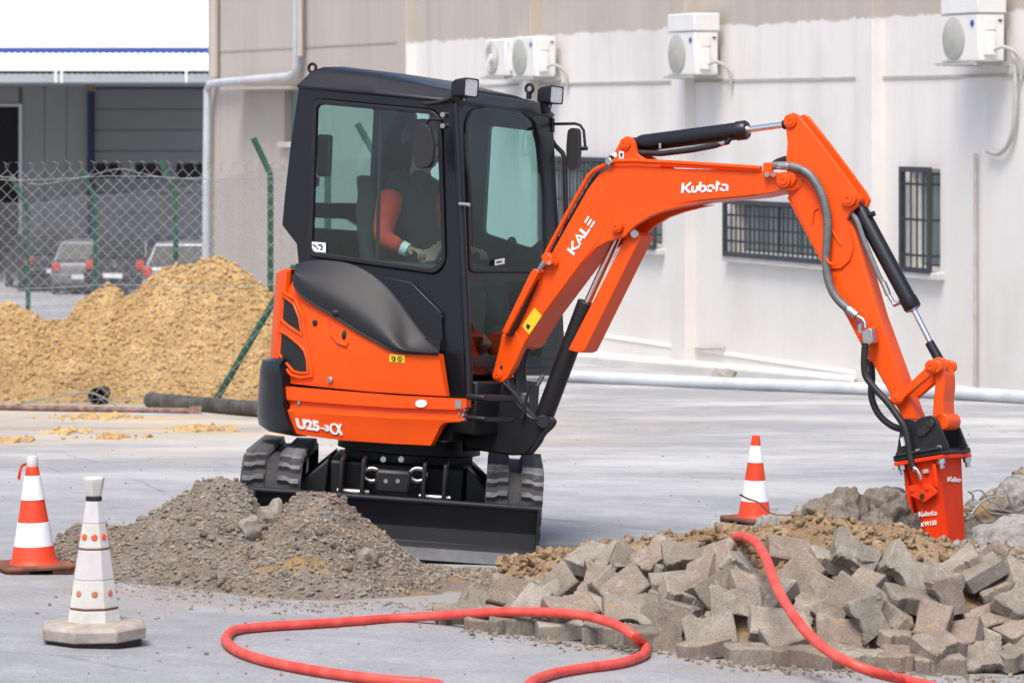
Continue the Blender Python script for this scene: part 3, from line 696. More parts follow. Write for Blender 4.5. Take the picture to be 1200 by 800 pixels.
rect(MB(), 102.5, 108.5, 96, 330, YA - .2, .3).build('blue_column', 'bluefar', wr); rect(MB(), 108.5, 262, 99.5, 103.5, YA - .16, .2).build('blue_lintel', 'bluefar', wr)
sd_ = rect(MB(), 109, 262, 96, 420, YA + .06, .1).build('sectional_door', 'doorgrey', wr)
for k in range(9):
    y0 = 104 + k * 24.5; rect(MB(), 110, 262, y0, y0 + 23.6, YA, .06).build('door_panel', 'doorgrey', sd_, .02)
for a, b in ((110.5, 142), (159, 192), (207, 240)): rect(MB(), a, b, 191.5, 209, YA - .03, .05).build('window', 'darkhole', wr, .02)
rect(MB(), 100, 112, 92, 107, 95.5, .1).build('canopy_bracket', 'rust', wr)

# ================================================================== chain-link fences
def net(P0, P1, z0a, z0b, z1a, z1b, d, r, jit=0, tips=True):
    """diamond mesh between P0 and P1 (x,y); bottom / top z at each end"""
    mb = MB(); P0, P1 = V((*P0, 0)), V((*P1, 0)); L = (P1 - P0).length
    H = max(z1a - z0a, z1b - z0b)
    def pt(s, h):
        f = s / L; zb = z0a + (z0b - z0a) * f; zt = z1a + (z1b - z1a) * f
        q = P0.lerp(P1, f); q.z = zb + (zt - zb) * h / H
        q += V((0, .02 * math.sin(s * 3.1 + h * 2), .012 * math.sin(s * 1.7))) * jit; return q
    k = -int(H / d) - 1
    while k * d < L:
        for sg in (1, -1):
            s0 = k * d if sg == 1 else k * d + H
            h0, h1 = 0, H; a = s0; b = s0 + sg * H
            # clip to 0..L
            def clip(s, h, s2, h2):
                if s < 0: h += (0 - s) / (s2 - s) * (h2 - h); s = 0
                if s > L: h += (L - s) / (s2 - s) * (h2 - h); s = L
                return s, h
            if max(a, b) <= 0 or min(a, b) >= L: continue
            A = clip(a, h0, b, h1); B = clip(b, h1, a, h0); n = 5
            pts = [pt(A[0] + (B[0] - A[0]) * i / n, A[1] + (B[1] - A[1]) * i / n) for i in range(n + 1)]
            pts = [p + V((0, .004 * sg, 0)) for p in pts]
            mb.tube(pts, r, 3, caps=False)
            if tips and abs(B[1] - H) < 1e-6:
                e = pts[-1]; dd = (P1 - P0).normalized() * sg * .45 + V((0, 0, 1)); mb.tube([e, e + dd * .05, e + (dd + (P1 - P0).normalized() * sg * -.9) * .085], r, 3, caps=False)
        k += 1
    return mb
YN = 35.9
nf = empty('chain_link_fence', gp(-5, YN)); tag(nf, 'nearer wire mesh fence in front of the sand heap with a leaning green brace', 'fence', None)
zt = CAMP.z - (197 - HY) * YN / FPX; xr = (384 - 600) / FPX * YN; xl = -16.0
net((xl, YN), (xr, YN), g(xl, YN), g(xr, YN), zt, zt - .02, .132, .0027, 1).build('wire_mesh', 'wire', nf)['kind'] = 'stuff'
for X in (-14.5, -11.6, -8.75, -5.9, xr): MB().tube([gp(X, YN, -.1), V((X, YN, zt + .05))], .035, 12).build('post', 'green', nf)
MB().tube([ong(250, 474), atY(345, 312, YN - .04)], .036, 12).build('brace', 'green', nf)
for z in (zt - .06, zt - 1.2, g(-5, YN) + .1): MB().tube([V((xl + (xr - xl) * i / 30, YN - .012, z + .03 * math.sin(i * 1.3) - .05 * math.sin(math.pi * ((i % 10) / 10)))) for i in range(31)], .0035, 4).build('tension_wire', 'wire', nf)
# hanging top cord seen against the warehouse
MB().tube(curve([atY(px, py, YN) for px, py in ((-40, 205), (10, 208), (40, 216), (70, 213), (100, 207), (140, 198), (165, 203), (200, 209), (240, 208))], 40), .004, 4).build('loose_cord', 'wire', nf)
ff = empty('chain_link_fence', gp(-5, 45)); tag(ff, 'further wire mesh fence with bent-topped green posts behind the sand heap', 'fence')
pd = V((-1.42, 3.4, 0)); pb = V((-2.83, 40, 0)); bz = {0: 205, 1: 229, 2: 235, 3: 245}
tops = {}
tip = {0: (297, 162), 1: (187, 187), 2: (98, 203), 3: (12, 205)}
bx = {0: 317, 1: 206, 2: 112, 3: 33}
prev = None
for i in (-1, 0, 1, 2, 3, 4):
    p = pb + pd * i; Y = p.y
    j = min(3, max(0, i))
    zb = CAMP.z - (bz[j] - HY) * Y / FPX
    if i < 0: zb += .1
    if i in bx: p.x = (bx[i] - 600) / FPX * Y
    b_ = V((p.x, Y, zb)); t_ = atY(*tip[i], Y) if i in tip else b_ + V((-.25, 0, .45))
    MB().tube([gp(p.x, Y, -.1), b_ - V((0, 0, .05)), b_ + V((-.01, 0, .03)), t_], .036, 12).build('post', 'green', ff)
    tops[i] = (p.x, Y, zb)
for i in (-1, 0, 1, 2, 3):
    a, b = tops[i], tops[i + 1]
    net(a[:2], b[:2], g(*a[:2]), g(*b[:2]), a[2], b[2], .105, .0026, 1).build('wire_mesh', 'wire', ff)['kind'] = 'stuff'

# ================================================================== parked cars
def car(x, y, rz, label, paint, sc=1.0, estate=0):
    r = empty('parked_car', 0, Matrix.Translation(gp(x, y)) @ Matrix.Rotation(rz, 4, 'Z') @ Matrix.Scale(sc, 4)); tag(r, label, 'car', 'cars parked behind the fence')
    f = Frame(V((0, 0, 0)), V((1, 0, 0)), V((0, 1, 0)), V((0, 0, 1))); X = WM[r]
    def bld(mb, n, m, bev=0, par=None):
        mb.v = [X @ p for p in mb.v]; return mb.build(n, m, par or r, bev)
    L = 1.85
    def sec(y, w0, w1, z0, z1, zm=None):
        zm = zm or (z0 + z1) / 2; return [V((a, y, z)) for a, z in ((-w0, z0), (-w1, zm), (-w1 * .97, z1), (w1 * .97, z1), (w1, zm), (w0, z0))]
    body = MB().grid([sec(-L, .70, .74, .34, .80, .5), sec(-L + .06, .76, .81, .28, .88, .52), sec(-L + .5, .80, .84, .24, .93, .55), sec(.5, .80, .84, .24, .92, .55), sec(1.3, .79, .83, .24, .84, .52), sec(L - .1, .74, .78, .26, .74, .5), sec(L, .64, .68, .34, .66, .5)], True)
    n = 6; body.f += [tuple(range(n))[::-1], tuple(range(6 * n, 7 * n))]
    bld(body, 'body', paint, .03)
    yb = -L + .12 - estate * .1
    gh = MB().grid([[V((-.78, yb, .88)), V((.78, yb, .88)), V((.76, .95, .88)), V((-.76, .95, .88))], [V((-.60, yb + .32, 1.42)), V((.60, yb + .32, 1.42)), V((.58, .15, 1.42)), V((-.58, .15, 1.42))]], True)
    gh.f += [(0, 1, 2, 3), (7, 6, 5, 4)]; bld(gh, 'cabin', paint, .05)
    d = V((0, -.012, .006))
    q = lambda a, b, k, s: V((a, yb + .32 * k, .88 + .54 * k)) + d
    bld(MB().prism([q(-.68, 0, .10, 0), q(.68, 0, .10, 0), q(.55, 0, .86, 0), q(-.55, 0, .86, 0)], V((0, -.012, .006))), 'rear_window', 'carglass')
    for s in (-1, 1):
        sp = lambda y, k: V((s * (.785 - .18 * k + .006), y, .88 + .54 * k))
        bld(MB().prism([sp(yb + .18, .12), sp(.75, .12), sp(.2, .86), sp(yb + .42, .86)], V((s * .012, 0, .003))), 'side_window', 'carglass')
        tl = MB().box(V((s * .66, -L + .02, .76)), V((.10, 0, 0)), V((0, .05, 0)), V((0, 0, .105))); bld(tl, 'tail_light', 'taillight', .02)
        for yy in (-1.15, 1.15):
            wv = MB().lathe(V((s * .66, yy, .29)), [(.2, 0), (.29, .02), (.29, .17), (.2, .19)], 22, V((s, 0, 0)), V((0, 0, 1))); wo = bld(wv, 'wheel', 'rubber')
            bld(MB().lathe(V((s * .855, yy, .29)), [(.19, 0), (.17, .012)], 16, V((s, 0, 0)), V((0, 0, 1))), 'rim', 'steel', 0, wo)
    bld(MB().box(V((0, -L - .03, .47)), V((.78, 0, 0)), V((0, .07, 0)), V((0, 0, .12))), 'bumper', paint, .03)
    bld(MB().box(V((0, -L - .05, .27)), V((.7, 0, 0)), V((0, .05, 0)), V((0, 0, .07))), 'bumper_skirt', 'interior', .02)
    bld(MB().box(V((0, -L - .105, .52)), V((.25, 0, 0)), V((0, .006, 0)), V((0, 0, .055))), 'number_plate', 'white')
    bld(MB().lathe(V((0, -L - .002, .74)), [(.045, 0), (.04, .015)], 12, V((0, -1, 0)), V((0, 0, 1))), 'badge', 'steel')
    return r
def cx(px, Y): return (px - 600) / FPX * Y
car(cx(98, 88), 89.5, 0, 'silver hatchback seen from behind between two green fence posts', 'carsilver')
car(cx(44, 91), 92.5, R(16), 'dark car half hidden to the left of the silver hatchback', 'cardark', 1.08)
car(cx(167, 86), 88.5, R(-22), 'dark car standing between the silver hatchback and the grey car', 'cardark', 1.1)
car(cx(224, 80), 81, R(-8), 'grey car with an orange tail light, half hidden by the building corner', 'cargrey', 1.02)

# ================================================================== heaps
def heap(name, crest, Yc, yf, yb, mat, amp, nx, ny, parent=None, pw=.85, fpx=None, seed=0, frq=3.0, skirt=.04, Ycf=None):
    """height field: crest = [(px, py)] seen at depth Yc, front foot yf(px), back foot yb (depths)"""
    xs = [c[0] for c in crest]; ys = [c[1] for c in crest]
    x0, x1 = (xs[0] - 600) / FPX * Yc, (xs[-1] - 600) / FPX * Yc
    def yc(X):
        if not Ycf: return Yc
        px = 600 + FPX * X / Yc; y = Ycf(px); return Ycf(600 + FPX * X / y)
    def zf(X, Y):
        Yk = yc(X); px = 600 + FPX * X / Yk; f = yf(px)
        h = max(0, CAMP.z - (np.interp(px, xs, ys) - HY) * Yk / FPX - g(X, Yk))
        t = (Y - f) / (Yk - f) if Y < Yk else (yb - Y) / (yb - Yk)
        t = max(0, min(1, t)); k = t ** pw; k = k - .10 * math.sin(math.pi * min(1, t)) * (t > .5) * (t - .5)
        n = fbm(V((X * frq + seed, Y * frq, seed * 1.3)), 6)
        n2 = noise.noise(V((X * frq * 6, Y * frq * 6, seed)))
        e = min(1, t * 6) * min(1, h / .12)
        return g(X, Y) + h * k + (amp * n + amp * .3 * abs(n2)) * e * (.35 + .65 * min(1, h * 3)) - skirt * (1 - min(1, t * 8)) - .06 * max(0, 1 - h / .03)
    rows = []
    Yf = min(yf(p) for p in xs) - .1
    for j in range(ny + 1):
        Y = Yf + (yb + .05 - Yf) * j / ny; rows.append([V((x0 + (x1 - x0) * i / nx, Y, zf(x0 + (x1 - x0) * i / nx, Y))) for i in range(nx + 1)])
    mb = MB().grid(rows); o = mb.build(name, mat, parent, ang=60, fix=False)
    return o, zf, (x0, x1, Yf, yb)
ICO = {}
def ico_t(sub):
    if sub not in ICO:
        bm = bmesh.new(); bmesh.ops.create_icosphere(bm, subdivisions=sub, radius=1); bm.verts.ensure_lookup_table()
        ICO[sub] = (np.array([v.co[:] for v in bm.verts]), np.array([[v.index for v in f.verts] for f in bm.faces])); bm.free()
    return ICO[sub]
rng = np.random.default_rng(5)
def scatter(name, pts, rad, mat, parent=None, sub=1, flat=.75, kind='stuff', ang=25, rgh=.28):
    """many irregular lumps joined into one mesh"""
    T, F = ico_t(sub); n = len(pts); pts = np.array([p[:] for p in pts]); rad = np.array(rad)
    vv = np.repeat(T[None], n, 0) * (1 + rng.uniform(-rgh, rgh, (n, len(T), 1)))
    vv = vv * rng.uniform(.6, 1.25, (n, 1, 3)) * np.array([1, 1, flat])
    a = rng.uniform(0, 6.28, n); b = rng.uniform(-.6, .6, n); ca, sa, cb, sb = np.cos(a), np.sin(a), np.cos(b), np.sin(b)
    x, y, z = vv[..., 0], vv[..., 1], vv[..., 2]
    y, z = y * cb[:, None] - z * sb[:, None], y * sb[:, None] + z * cb[:, None]
    x, y = x * ca[:, None] - y * sa[:, None], x * sa[:, None] + y * ca[:, None]
    vv = np.stack([x, y, z], -1) * rad[:, None, None] + pts[:, None]
    me = bpy.data.meshes.new(name); ff = (F[None] + (np.arange(n) * len(T))[:, None, None]).reshape(-1, 3)
    vv = vv.reshape(-1, 3)
    if parent is not None:
        im = np.array(WM[parent].inverted()); vv = vv @ im[:3, :3].T + im[:3, 3]
    me.vertices.add(len(vv)); me.vertices.foreach_set('co', vv.ravel()); me.loops.add(ff.size); me.loops.foreach_set('vertex_index', ff.ravel())
    me.polygons.add(len(ff)); me.polygons.foreach_set('loop_start', np.arange(0, ff.size, 3)); me.polygons.foreach_set('loop_total', np.full(len(ff), 3)); me.update()
    me.polygons.foreach_set('use_smooth', [True] * len(ff)); me.set_sharp_from_angle(angle=R(ang)); me.materials.append(MT[mat])
    o = bpy.data.objects.new(name, me); COL.objects.link(o); WM[o] = Matrix()
    if parent is not None: o.parent = parent
    if kind: o['kind'] = kind
    return o
def on_heap(zf, box, n, lo=.03, front=None, rmin=.01, rmax=.04, pw=3, sink=.3, minh=.02):
    P, Q = [], []
    x0, x1, y0, y1 = box
    while len(P) < n:
        X, Y = rng.uniform(x0, x1), rng.uniform(y0, front or y1); z = zf(X, Y)
        if z - g(X, Y) < minh: continue
        r = rmin + (rmax - rmin) * rng.random() ** pw; P.append(V((X, Y, z + r * sink))); Q.append(r)
    return P, Q
# ochre sand heap behind the near fence
sh = empty('sand_heap', gp(-4.2, 37.6)); tag(sh, 'large heap of ochre yellow sand behind the wire mesh fence', 'sand heap')
cr = [(-60, 372), (-20, 362), (8, 358), (28, 368), (55, 376), (75, 376), (92, 358), (110, 348), (126, 339), (138, 337), (148, 344), (160, 338), (172, 328), (186, 315), (204, 311), (232, 312), (258, 311), (274, 315), (292, 322), (306, 334), (322, 346), (336, 370), (360, 420), (390, 468)]
o, zf, bxs = heap('sand', cr, 38.2, lambda p: 36.35, 39.7, 'sand', .13, 230, 130, sh, .9, seed=2, frq=1.7)
P, Q = on_heap(zf, bxs, 16000, front=38.6, rmin=.007, rmax=.036, pw=5)
scatter('sand_clod', P, Q, 'clodsand', sh, 1, .95, rgh=.2)
P, Q = [], []
for px, py, sx, n in ((115, 489, 45, 150), (75, 507, 25, 50), (15, 516, 22, 60), (235, 503, 30, 110), (130, 512, 30, 60)):
    for _ in range(n): p = ong(px + rng.normal() * sx * .55, py + rng.normal() * 1.3); P.append(p + V((0, 0, .005))); Q.append(.012 + .05 * rng.random() ** 2.5)
scatter('sand_spill', P, Q, 'clodsand', None, 1, .6)
def lowheap(name, pxl, label):
    pass
# corrugated pipes and the bar
def pipe(p0, p1, r, label, nm='corrugated_pipe'):
    L = (p1 - p0).length; n = int(L / .022); mb = MB()
    pts = [p0.lerp(p1, i / n) for i in range(n + 1)]; rs = [r * (1 + (.06 if i % 4 < 2 else -.02)) for i in range(n + 1)]
    pts2 = pts + [p1.lerp(p0, 0)] ; mb.tube(pts, rs, 20, caps=False)
    mb.tube(pts[::-1][:1] + [p0], [r * .86, r * .86], 20, caps=False)
    o = mb.build(nm, 'corr'); return tag(o, label, 'pipe', 'black corrugated pipes by the sand')
a, b = ong(113, 474) + V((0, 0, .085)), ong(142, 467) + V((0, .5, .1)); pipe(a, b, .085, 'short black corrugated pipe end lying on the sand edge, left of the long one')
a, b = ong(176, 477) + V((0, 0, .075)), ong(322, 490) + V((0, 0, .075)); pipe(a, b, .075, 'long black corrugated pipe running behind the counterweight')
o = MB().tube([ong(px, py) + V((0, 0, .03)) for px, py in ((-30, 480), (100, 482.5), (228, 485))], .03, 10); o.box(ong(229, 485) + V((0, 0, .035)), V((.06, 0, 0)), V((0, .02, 0)), V((0, 0, .04)))
tag(o.build('steel_bar', 'rust'), 'rusty steel bar lying flat along the foot of the mesh fence', 'bar')
tag(MB().tube(curve([ong(px, py) + V((0, 0, h)) for px, py, h in ((8, 478, .01), (50, 476, .08), (90, 476, .14), (115, 476, .12), (140, 480, .02))], 24), .008, 6).build('loose_wire', 'wire'), 'thin bent wire beside the short corrugated pipe', 'wire')
# ================================================================== the excavator
EX = empty('excavator', 0, M.mat())
tag(EX, 'orange and black mini excavator with a glazed cab, breaking the ground with a hydraulic hammer', 'excavator')
LN, LF = -.5, .615                     # near and far cab sides
Lv, Fv, Uv = M.y, M.x, M.z
def pl(pts, l): return [onL(px, py, l) for px, py in pts]
# ---- cab
cabn = [(350, 99), (440, 107), (522, 115), (531, 117), (537, 240), (546, 430), (547, 486), (352, 470), (349, 306), (347, 286), (330, 264), (333, 230), (341, 160)]
whole = rnd([V((x, y, 0)) for x, y in ((367, 116), (508, 129), (518, 140), (523, 307), (512, 321), (361, 300))], 9)
whole = [(p.x, p.y) for p in whole]
cab = plate(pl(cabn, LN), [pl(whole, LN)], Lv * .05).build('cab', 'cabpaint', EX, .008)
tagp = lambda o, l: (o.__setitem__('label', l), o)[1]
# window frame (proud rubber) and pane
in_ = rnd([V((x, y, 0)) for x, y in ((372, 122), (505, 134), (513, 143), (519, 303), (510, 315), (366, 295))], 8); in_ = [(p.x, p.y) for p in in_]
plate([p - Lv * .012 for p in pl(whole, LN)], [[p - Lv * .012 for p in pl(in_, LN)]], Lv * .03).build('window_seal', 'dark', cab, .004)
plate([p + Lv * .004 for p in pl(in_, LN)], [], Lv * .006).build('side_window', 'glass', cab)
# sliding window centre rail
P = pl([(444, 128), (447, 128), (443, 306), (440, 306)], LN + .02); MB().prism(P, Lv * .012).build('window_rail', 'plastic', cab)
# far side: shell with door windows
W_ = Lv * (LF - LN)
farw1 = [(488, 131), (506, 133), (519, 200), (519, 214), (506, 206), (498, 180)]
farw2 = rnd([V((x, y, 0)) for x, y in ((577, 148), (634, 155), (642, 275), (626, 291), (570, 273))], 5); farw2 = [(p.x, p.y) for p in farw2]
fpl = lambda L: [onL(px, py, LF) for px, py in L]
cf = [p + W_ for p in pl(cabn[:5] + [(546, 430), (546, 440), (352, 430)] + cabn[8:], LN)]
door = plate(cf, [fpl(farw1), fpl(farw2)], -Lv * .04).build('door', 'cabpaint', cab, .004)
plate(fpl(farw2), [], -Lv * .006).build('door_window', 'glass', door)
plate(fpl(farw1), [], -Lv * .006).build('door_window', 'glass', door)
# rear wall with window
a, b, c, d = [onL(px, py, LN) for px, py in ((350, 99), (333, 230), (330, 264), (347, 286))]
rn = (b - a).cross(Lv).normalized()
if rn.dot(Fv) < 0: rn = -rn
rp = lambda L: [hit(px, py, a + rn * .02, rn) for px, py in L]
rw1 = rnd([V((x, y, 0)) for x, y in ((368, 120), (438, 127), (432, 238), (360, 237))], 5); rw1 = rp([(p.x, p.y) for p in rw1])
rw2 = rp([(360, 254), (402, 256), (421, 267), (421, 273), (360, 273)])
in2 = W_.normalized() * .05
o_ = [a + rn * .02 + in2 * .99, c + rn * .02 + in2 * .99]; o_ = [o_[0], o_[1], o_[1] + W_ - in2 * 2, o_[0] + W_ - in2 * 2]
rear = plate(o_, [rw1, rw2], rn * .03).build('rear_wall', 'cabpaint', cab)
plate([p + rn * .01 for p in rw1], [], rn * .006).build('rear_window', 'glass', rear); plate([p + rn * .01 for p in rw2], [], rn * .006).build('rear_window', 'glass', rear)
e = onL(349, 306, LN); f_ = onL(352, 470, LN)
for p, q in ((c, d), (d, e), (e, f_)): MB().prism([p + Lv * .05, q + Lv * .05, q + Lv * .05 + Fv * .03, p + Lv * .05 + Fv * .03], W_ - Lv * .09).build('rear_wall', 'cabpaint', cab)
# front
A_, B_ = onL(531, 117, LN), onL(546, 430, LN); fn = (B_ - A_).cross(Lv).normalized()
if fn.dot(Fv) < 0: fn = -fn
fp = lambda L, d=0: [hit(px, py, A_ + fn * d, fn) for px, py in L]
B2 = A_ + (B_ - A_) * 1.03
ws = rnd([V((x, y, 0)) for x, y in ((544, 144), (551, 128), (575, 124), (612, 130), (627, 140), (635, 168), (641, 230), (643, 319), (549, 319))], 7); ws = [(p.x, p.y) for p in ws]
lwn = rnd([V((x, y, 0)) for x, y in ((550, 328), (642, 330), (641, 400), (632, 426), (562, 430), (552, 420))], 5); lwn = [(p.x, p.y) for p in lwn]
front = plate([A_ + Lv * .002, B2 + Lv * .002, B2 + W_, A_ + W_], [fp(ws), fp(lwn)], -fn * .045).build('front_frame', 'cabpaint', cab, .008)
def inset(L, k): 
    cx_, cy_ = sum(p[0] for p in L) / len(L), sum(p[1] for p in L) / len(L); return [(cx_ + (x - cx_) * (1 - k / 45), cy_ + (y - cy_) * (1 - k / 90)) for x, y in L]
plate([p + fn * .008 for p in fp(ws)], [[p + fn * .008 for p in fp(inset(ws, 2.2))]], -fn * .03).build('window_seal', 'dark', front, .003)
plate([p - fn * .006 for p in fp(inset(ws, 2))], [], -fn * .006).build('windscreen', 'glass', front)
plate([p - fn * .006 for p in fp(inset(lwn, -1))], [], -fn * .006).build('lower_window', 'glass', front)
MB().prism(fp([(549, 429), (640, 429), (640, 431), (549, 431)], .004), fn * .008).build('sill_strip', 'blade', front)
# corner post tube
MB().tube([onL(534, 122, LN - .005), onL(540, 240, LN - .005), onL(549, 430, LN - .005), onL(550, 470, LN - .005)], .022, 12).build('corner_post', 'cabpaint', cab)
MB().cyl(onL(538.5, 239, LN - .03), onL(541, 241, LN - .03) + fn * .05, .011).build('hinge_pin', 'steel', cab)
# roof: skirt, bevel, cambered top
rN = pl([(349, 100), (440, 108), (531, 118)], LN); 
lo = [rN[0] - Lv * .01, rN[1] - Lv * .01, rN[2] + fn * .01 - Lv * .01]; loF = [p + W_ + Lv * .02 for p in lo]
tN = [onL(379, 78.5, LN + .09), onL(450, 87, LN + .09), onL(526, 104.5, LN + .09)]; tW = Lv * (LF - LN - .18)
tF = [p + tW for p in tN]
def bez(p, q, k): return p.lerp(q, k)
ring = lambda N_, F_: N_ + F_[::-1]
rows = [[p - Uv * .015 for p in ring(lo, loF)], ring(lo, loF)]
r1 = [bez(p, q, .55) + Uv * .025 for p, q in zip(lo, tN)]; r1f = [bez(p, q, .55) + Uv * .025 for p, q in zip(loF, tF)]
rows += [ring(r1, r1f), ring(tN, tF)]
cN = [p + Lv * .2 + Uv * .018 for p in tN]; cF = [p - Lv * .2 + Uv * .018 for p in tF]
rows += [ring(cN, cF)]
roof = MB().grid(rows, True); n0 = len(roof.v) - 6; roof.f += [(n0, n0 + 1, n0 + 4, n0 + 5), (n0 + 1, n0 + 2, n0 + 3, n0 + 4), (5, 4, 3, 2, 1, 0)]
roof = roof.build('roof', 'cabpaint', cab, .012, ang=30)
for px, py, l in ((366, 80, LN + .12), (620.5, 104, LF - .12)):
    c_ = onL(px, py, l); MB().tube([c_ + (Fv * math.cos(t) + Uv * math.sin(t)) * .024 for t in [2 * math.pi * i / 18 for i in range(18)]], .009, 8, closed=True).cyl(c_ - Uv * .02, c_ - Uv * .06, .016, 8).build('lifting_eye', 'dark', roof)
# cab floor and interior
MB().fbox(M, -.34, .62, -.44, .57, .98, 1.04).build('cab_floor', 'interior', cab)
MB().fbox(M, -.40, -.05, -.40, .5, 1.04, 1.24).build('seat_base', 'interior', cab, .03)
st = MB().fbox(M, -.2, .25, -.12, .36, 1.27, 1.37).build('seat', 'seat', cab, .04)
bk = MB().grid([[M.w(-.2 - .14 * k / 6 - .02 * math.sin(k), -.14 + .05 * (k > 4), 1.33 + .11 * k), M.w(-.3 - .14 * k / 6, -.14 + .05 * (k > 4), 1.33 + .11 * k), M.w(-.3 - .14 * k / 6, .38 - .05 * (k > 4), 1.33 + .11 * k), M.w(-.2 - .14 * k / 6, .38 - .05 * (k > 4), 1.33 + .11 * k)] for k in range(7)], True)
bk.f += [(0, 1, 2, 3), (27, 26, 25, 24)]; bk.build('backrest', 'seat', st, .03)
MB().fbox(M, -.1, .3, -.36, -.16, 1.36, 1.52).build('console', 'interior', cab, .03)
MB().fbox(M, -.1, .3, .4, .54, 1.36, 1.52).build('console', 'interior', cab, .03)
for l in (-.24, .46): MB().tube([M.w(.22, l, 1.5), M.w(.27, l, 1.6), M.w(.29, l + .01, 1.64)], [.012, .012, .026], 10).ico(M.w(.3, l + .01, 1.665), .03, 2, (1, 1, 1.3)).build('joystick', 'dark', cab)
MB().fbox(M, .48, .56, -.42, -.2, 1.1, 1.4).build('dashboard', 'dark', cab, .03)
MB().fbox(M, .40, .5, .1, .5, 1.04, 1.2).build('pedal_box', 'interior', cab, .02)
MB().prism(pl([(371, 157), (387, 158), (385, 207), (370, 207)], LN + .17), Lv * .04).cyl(onL(372, 207, LN + .17), onL(371, 219, LN + .17), .014).build('interior_speaker', 'dark', cab, .02)
# stickers on glass
s_ = MB().prism(pl([(364, 283), (382, 284.5), (382, 296), (364, 294.5)], LN - .004), -Lv * .003).build('sticker', 'white', cab)
q = MB()
for k in range(11):
    x = 366 + rng.uniform(0, 13); y = 285 + rng.uniform(0, 7); q.prism(pl([(x, y), (x + 2.2, y + .4), (x + 2, y + 1.8), (x - .2, y + 1.5)], LN - .0075 - k * .0001), -Lv * .001)
q.build('print', 'black', s_)
s2 = MB().prism(fp([(580, 304.5), (591, 302.5), (591, 309), (580, 311)], .012), fn * .002).build('sticker', 'white', front)
MB().prism(fp([(581.5, 306.5), (588, 305.5), (588, 307.2), (581.5, 308.4)], .0145), fn * .001).build('print', 'black', s2)
# wiper
MB().tube(fp([(544.5, 157), (546, 185), (549, 205), (552, 240)], .03), [.006, .011, .013, .013], 8).tube(fp([(548, 195), (553, 235), (555, 290)], .035), .006, 6).build('wiper', 'hosebk', front)
# mirrors, grab rail and lamps
pth = lambda pts, l: curve([onL(px, py, l) for px, py in pts], 24)
am = MB().tube(pth([(521, 139.5), (513, 140), (505, 140), (500.5, 144), (500, 155), (502, 169)], LN - .14), .0085, 8).build('mirror_arm', 'dark', cab)
mp_ = rnd([onL(px, py, LN - .16) for px, py in ((489, 146), (506, 146), (512, 170), (509, 196), (491, 199), (486, 175))], .04)
plate(mp_, [], -Lv * .035).build('side_mirror', 'mirror', am, .01)
for y in (134.5, 147.5): MB().cyl(onL(518.5, y, LN - .03), onL(518.5, y, LN + .02), .014, 10).build('bolt', 'steel', am)
am = MB().tube([onL(px, py, LF) for px, py in ((648, 145.5), (674, 145), (680, 147), (684, 153), (686, 174))], .0085, 8).cyl(onL(681, 174, LF), onL(688, 174, LF), .012).build('mirror_arm', 'dark', cab)
mp_ = rnd([onL(px, py, LF + .03) for px, py in ((669, 151), (681, 150), (682, 175), (680, 199), (669, 200), (667, 176))], .03)
plate(mp_, [], -Lv * .04).build('side_mirror', 'mirror', am, .008)
MB().prism([onL(px, py, LF) for px, py in ((645, 137), (650, 139), (650, 155), (645, 157))], -Lv * .03).build('mirror_bracket', 'dark', am)
MB().tube([onL(px, py, LF + .04) for px, py in ((646, 163), (650, 170), (659, 179), (662, 186), (663, 240), (664, 330))], .014, 10).build('grab_rail', 'dark', cab)
def lamp(px0, py0, px1, py1, l):
    """work lamp: lens rectangle in photo pixels, on the front of the roof edge"""
    c0 = hit((px0 + px1) / 2, (py0 + py1) / 2, A_ + fn * .1, fn); wv = .058; hv = .046
    ax = (Lv * .92 + Fv * .1).normalized(); nz = (fn + Uv * -.05).normalized()
    rc = lambda w_, h_, d: rnd([c0 + ax * a * w_ + Uv * b * h_ + nz * d for a, b in ((-1, -1), (1, -1), (1, 1), (-1, 1))], .016)
    h = MB().grid([rc(wv * .8, hv * .8, -.085), rc(wv, hv, -.06), rc(wv * 1.12, hv * 1.12, 0), rc(wv * 1.12, hv * 1.12, .012), rc(wv * .98, hv * .98, .012), rc(wv * .96, hv * .96, .004)], True)
    n = 20; h.f += [tuple(range(n)), tuple(range(5 * n, 6 * n))]
    hs = h.build('work_lamp', 'dark', roof, .002)
    ln = MB().prism(rc(wv * .96, hv * .96, .006), nz * .003).build('lens', 'lens', hs)
    MB().prism([c0 + ax * a * .045 + Uv * b - nz * .04 for a, b in ((-1, -.045), (1, -.045), (.5, -.105), (-.5, -.105))], -nz * .03).build('lamp_bracket', 'dark', hs, .006)
    MB().cyl(c0 - Uv * .062 - nz * .042, c0 - Uv * .062 - nz * .03, .009, 8).build('bolt', 'steel', hs)
lamp(542, 94, 559, 112, 0); lamp(642, 102, 659, 121, 0)
MB().tube(pth([(497, 121.5), (512, 120), (526, 116), (533, 110)], LN - .02), .01, 8).build('lamp_cable', 'hosebk', roof)

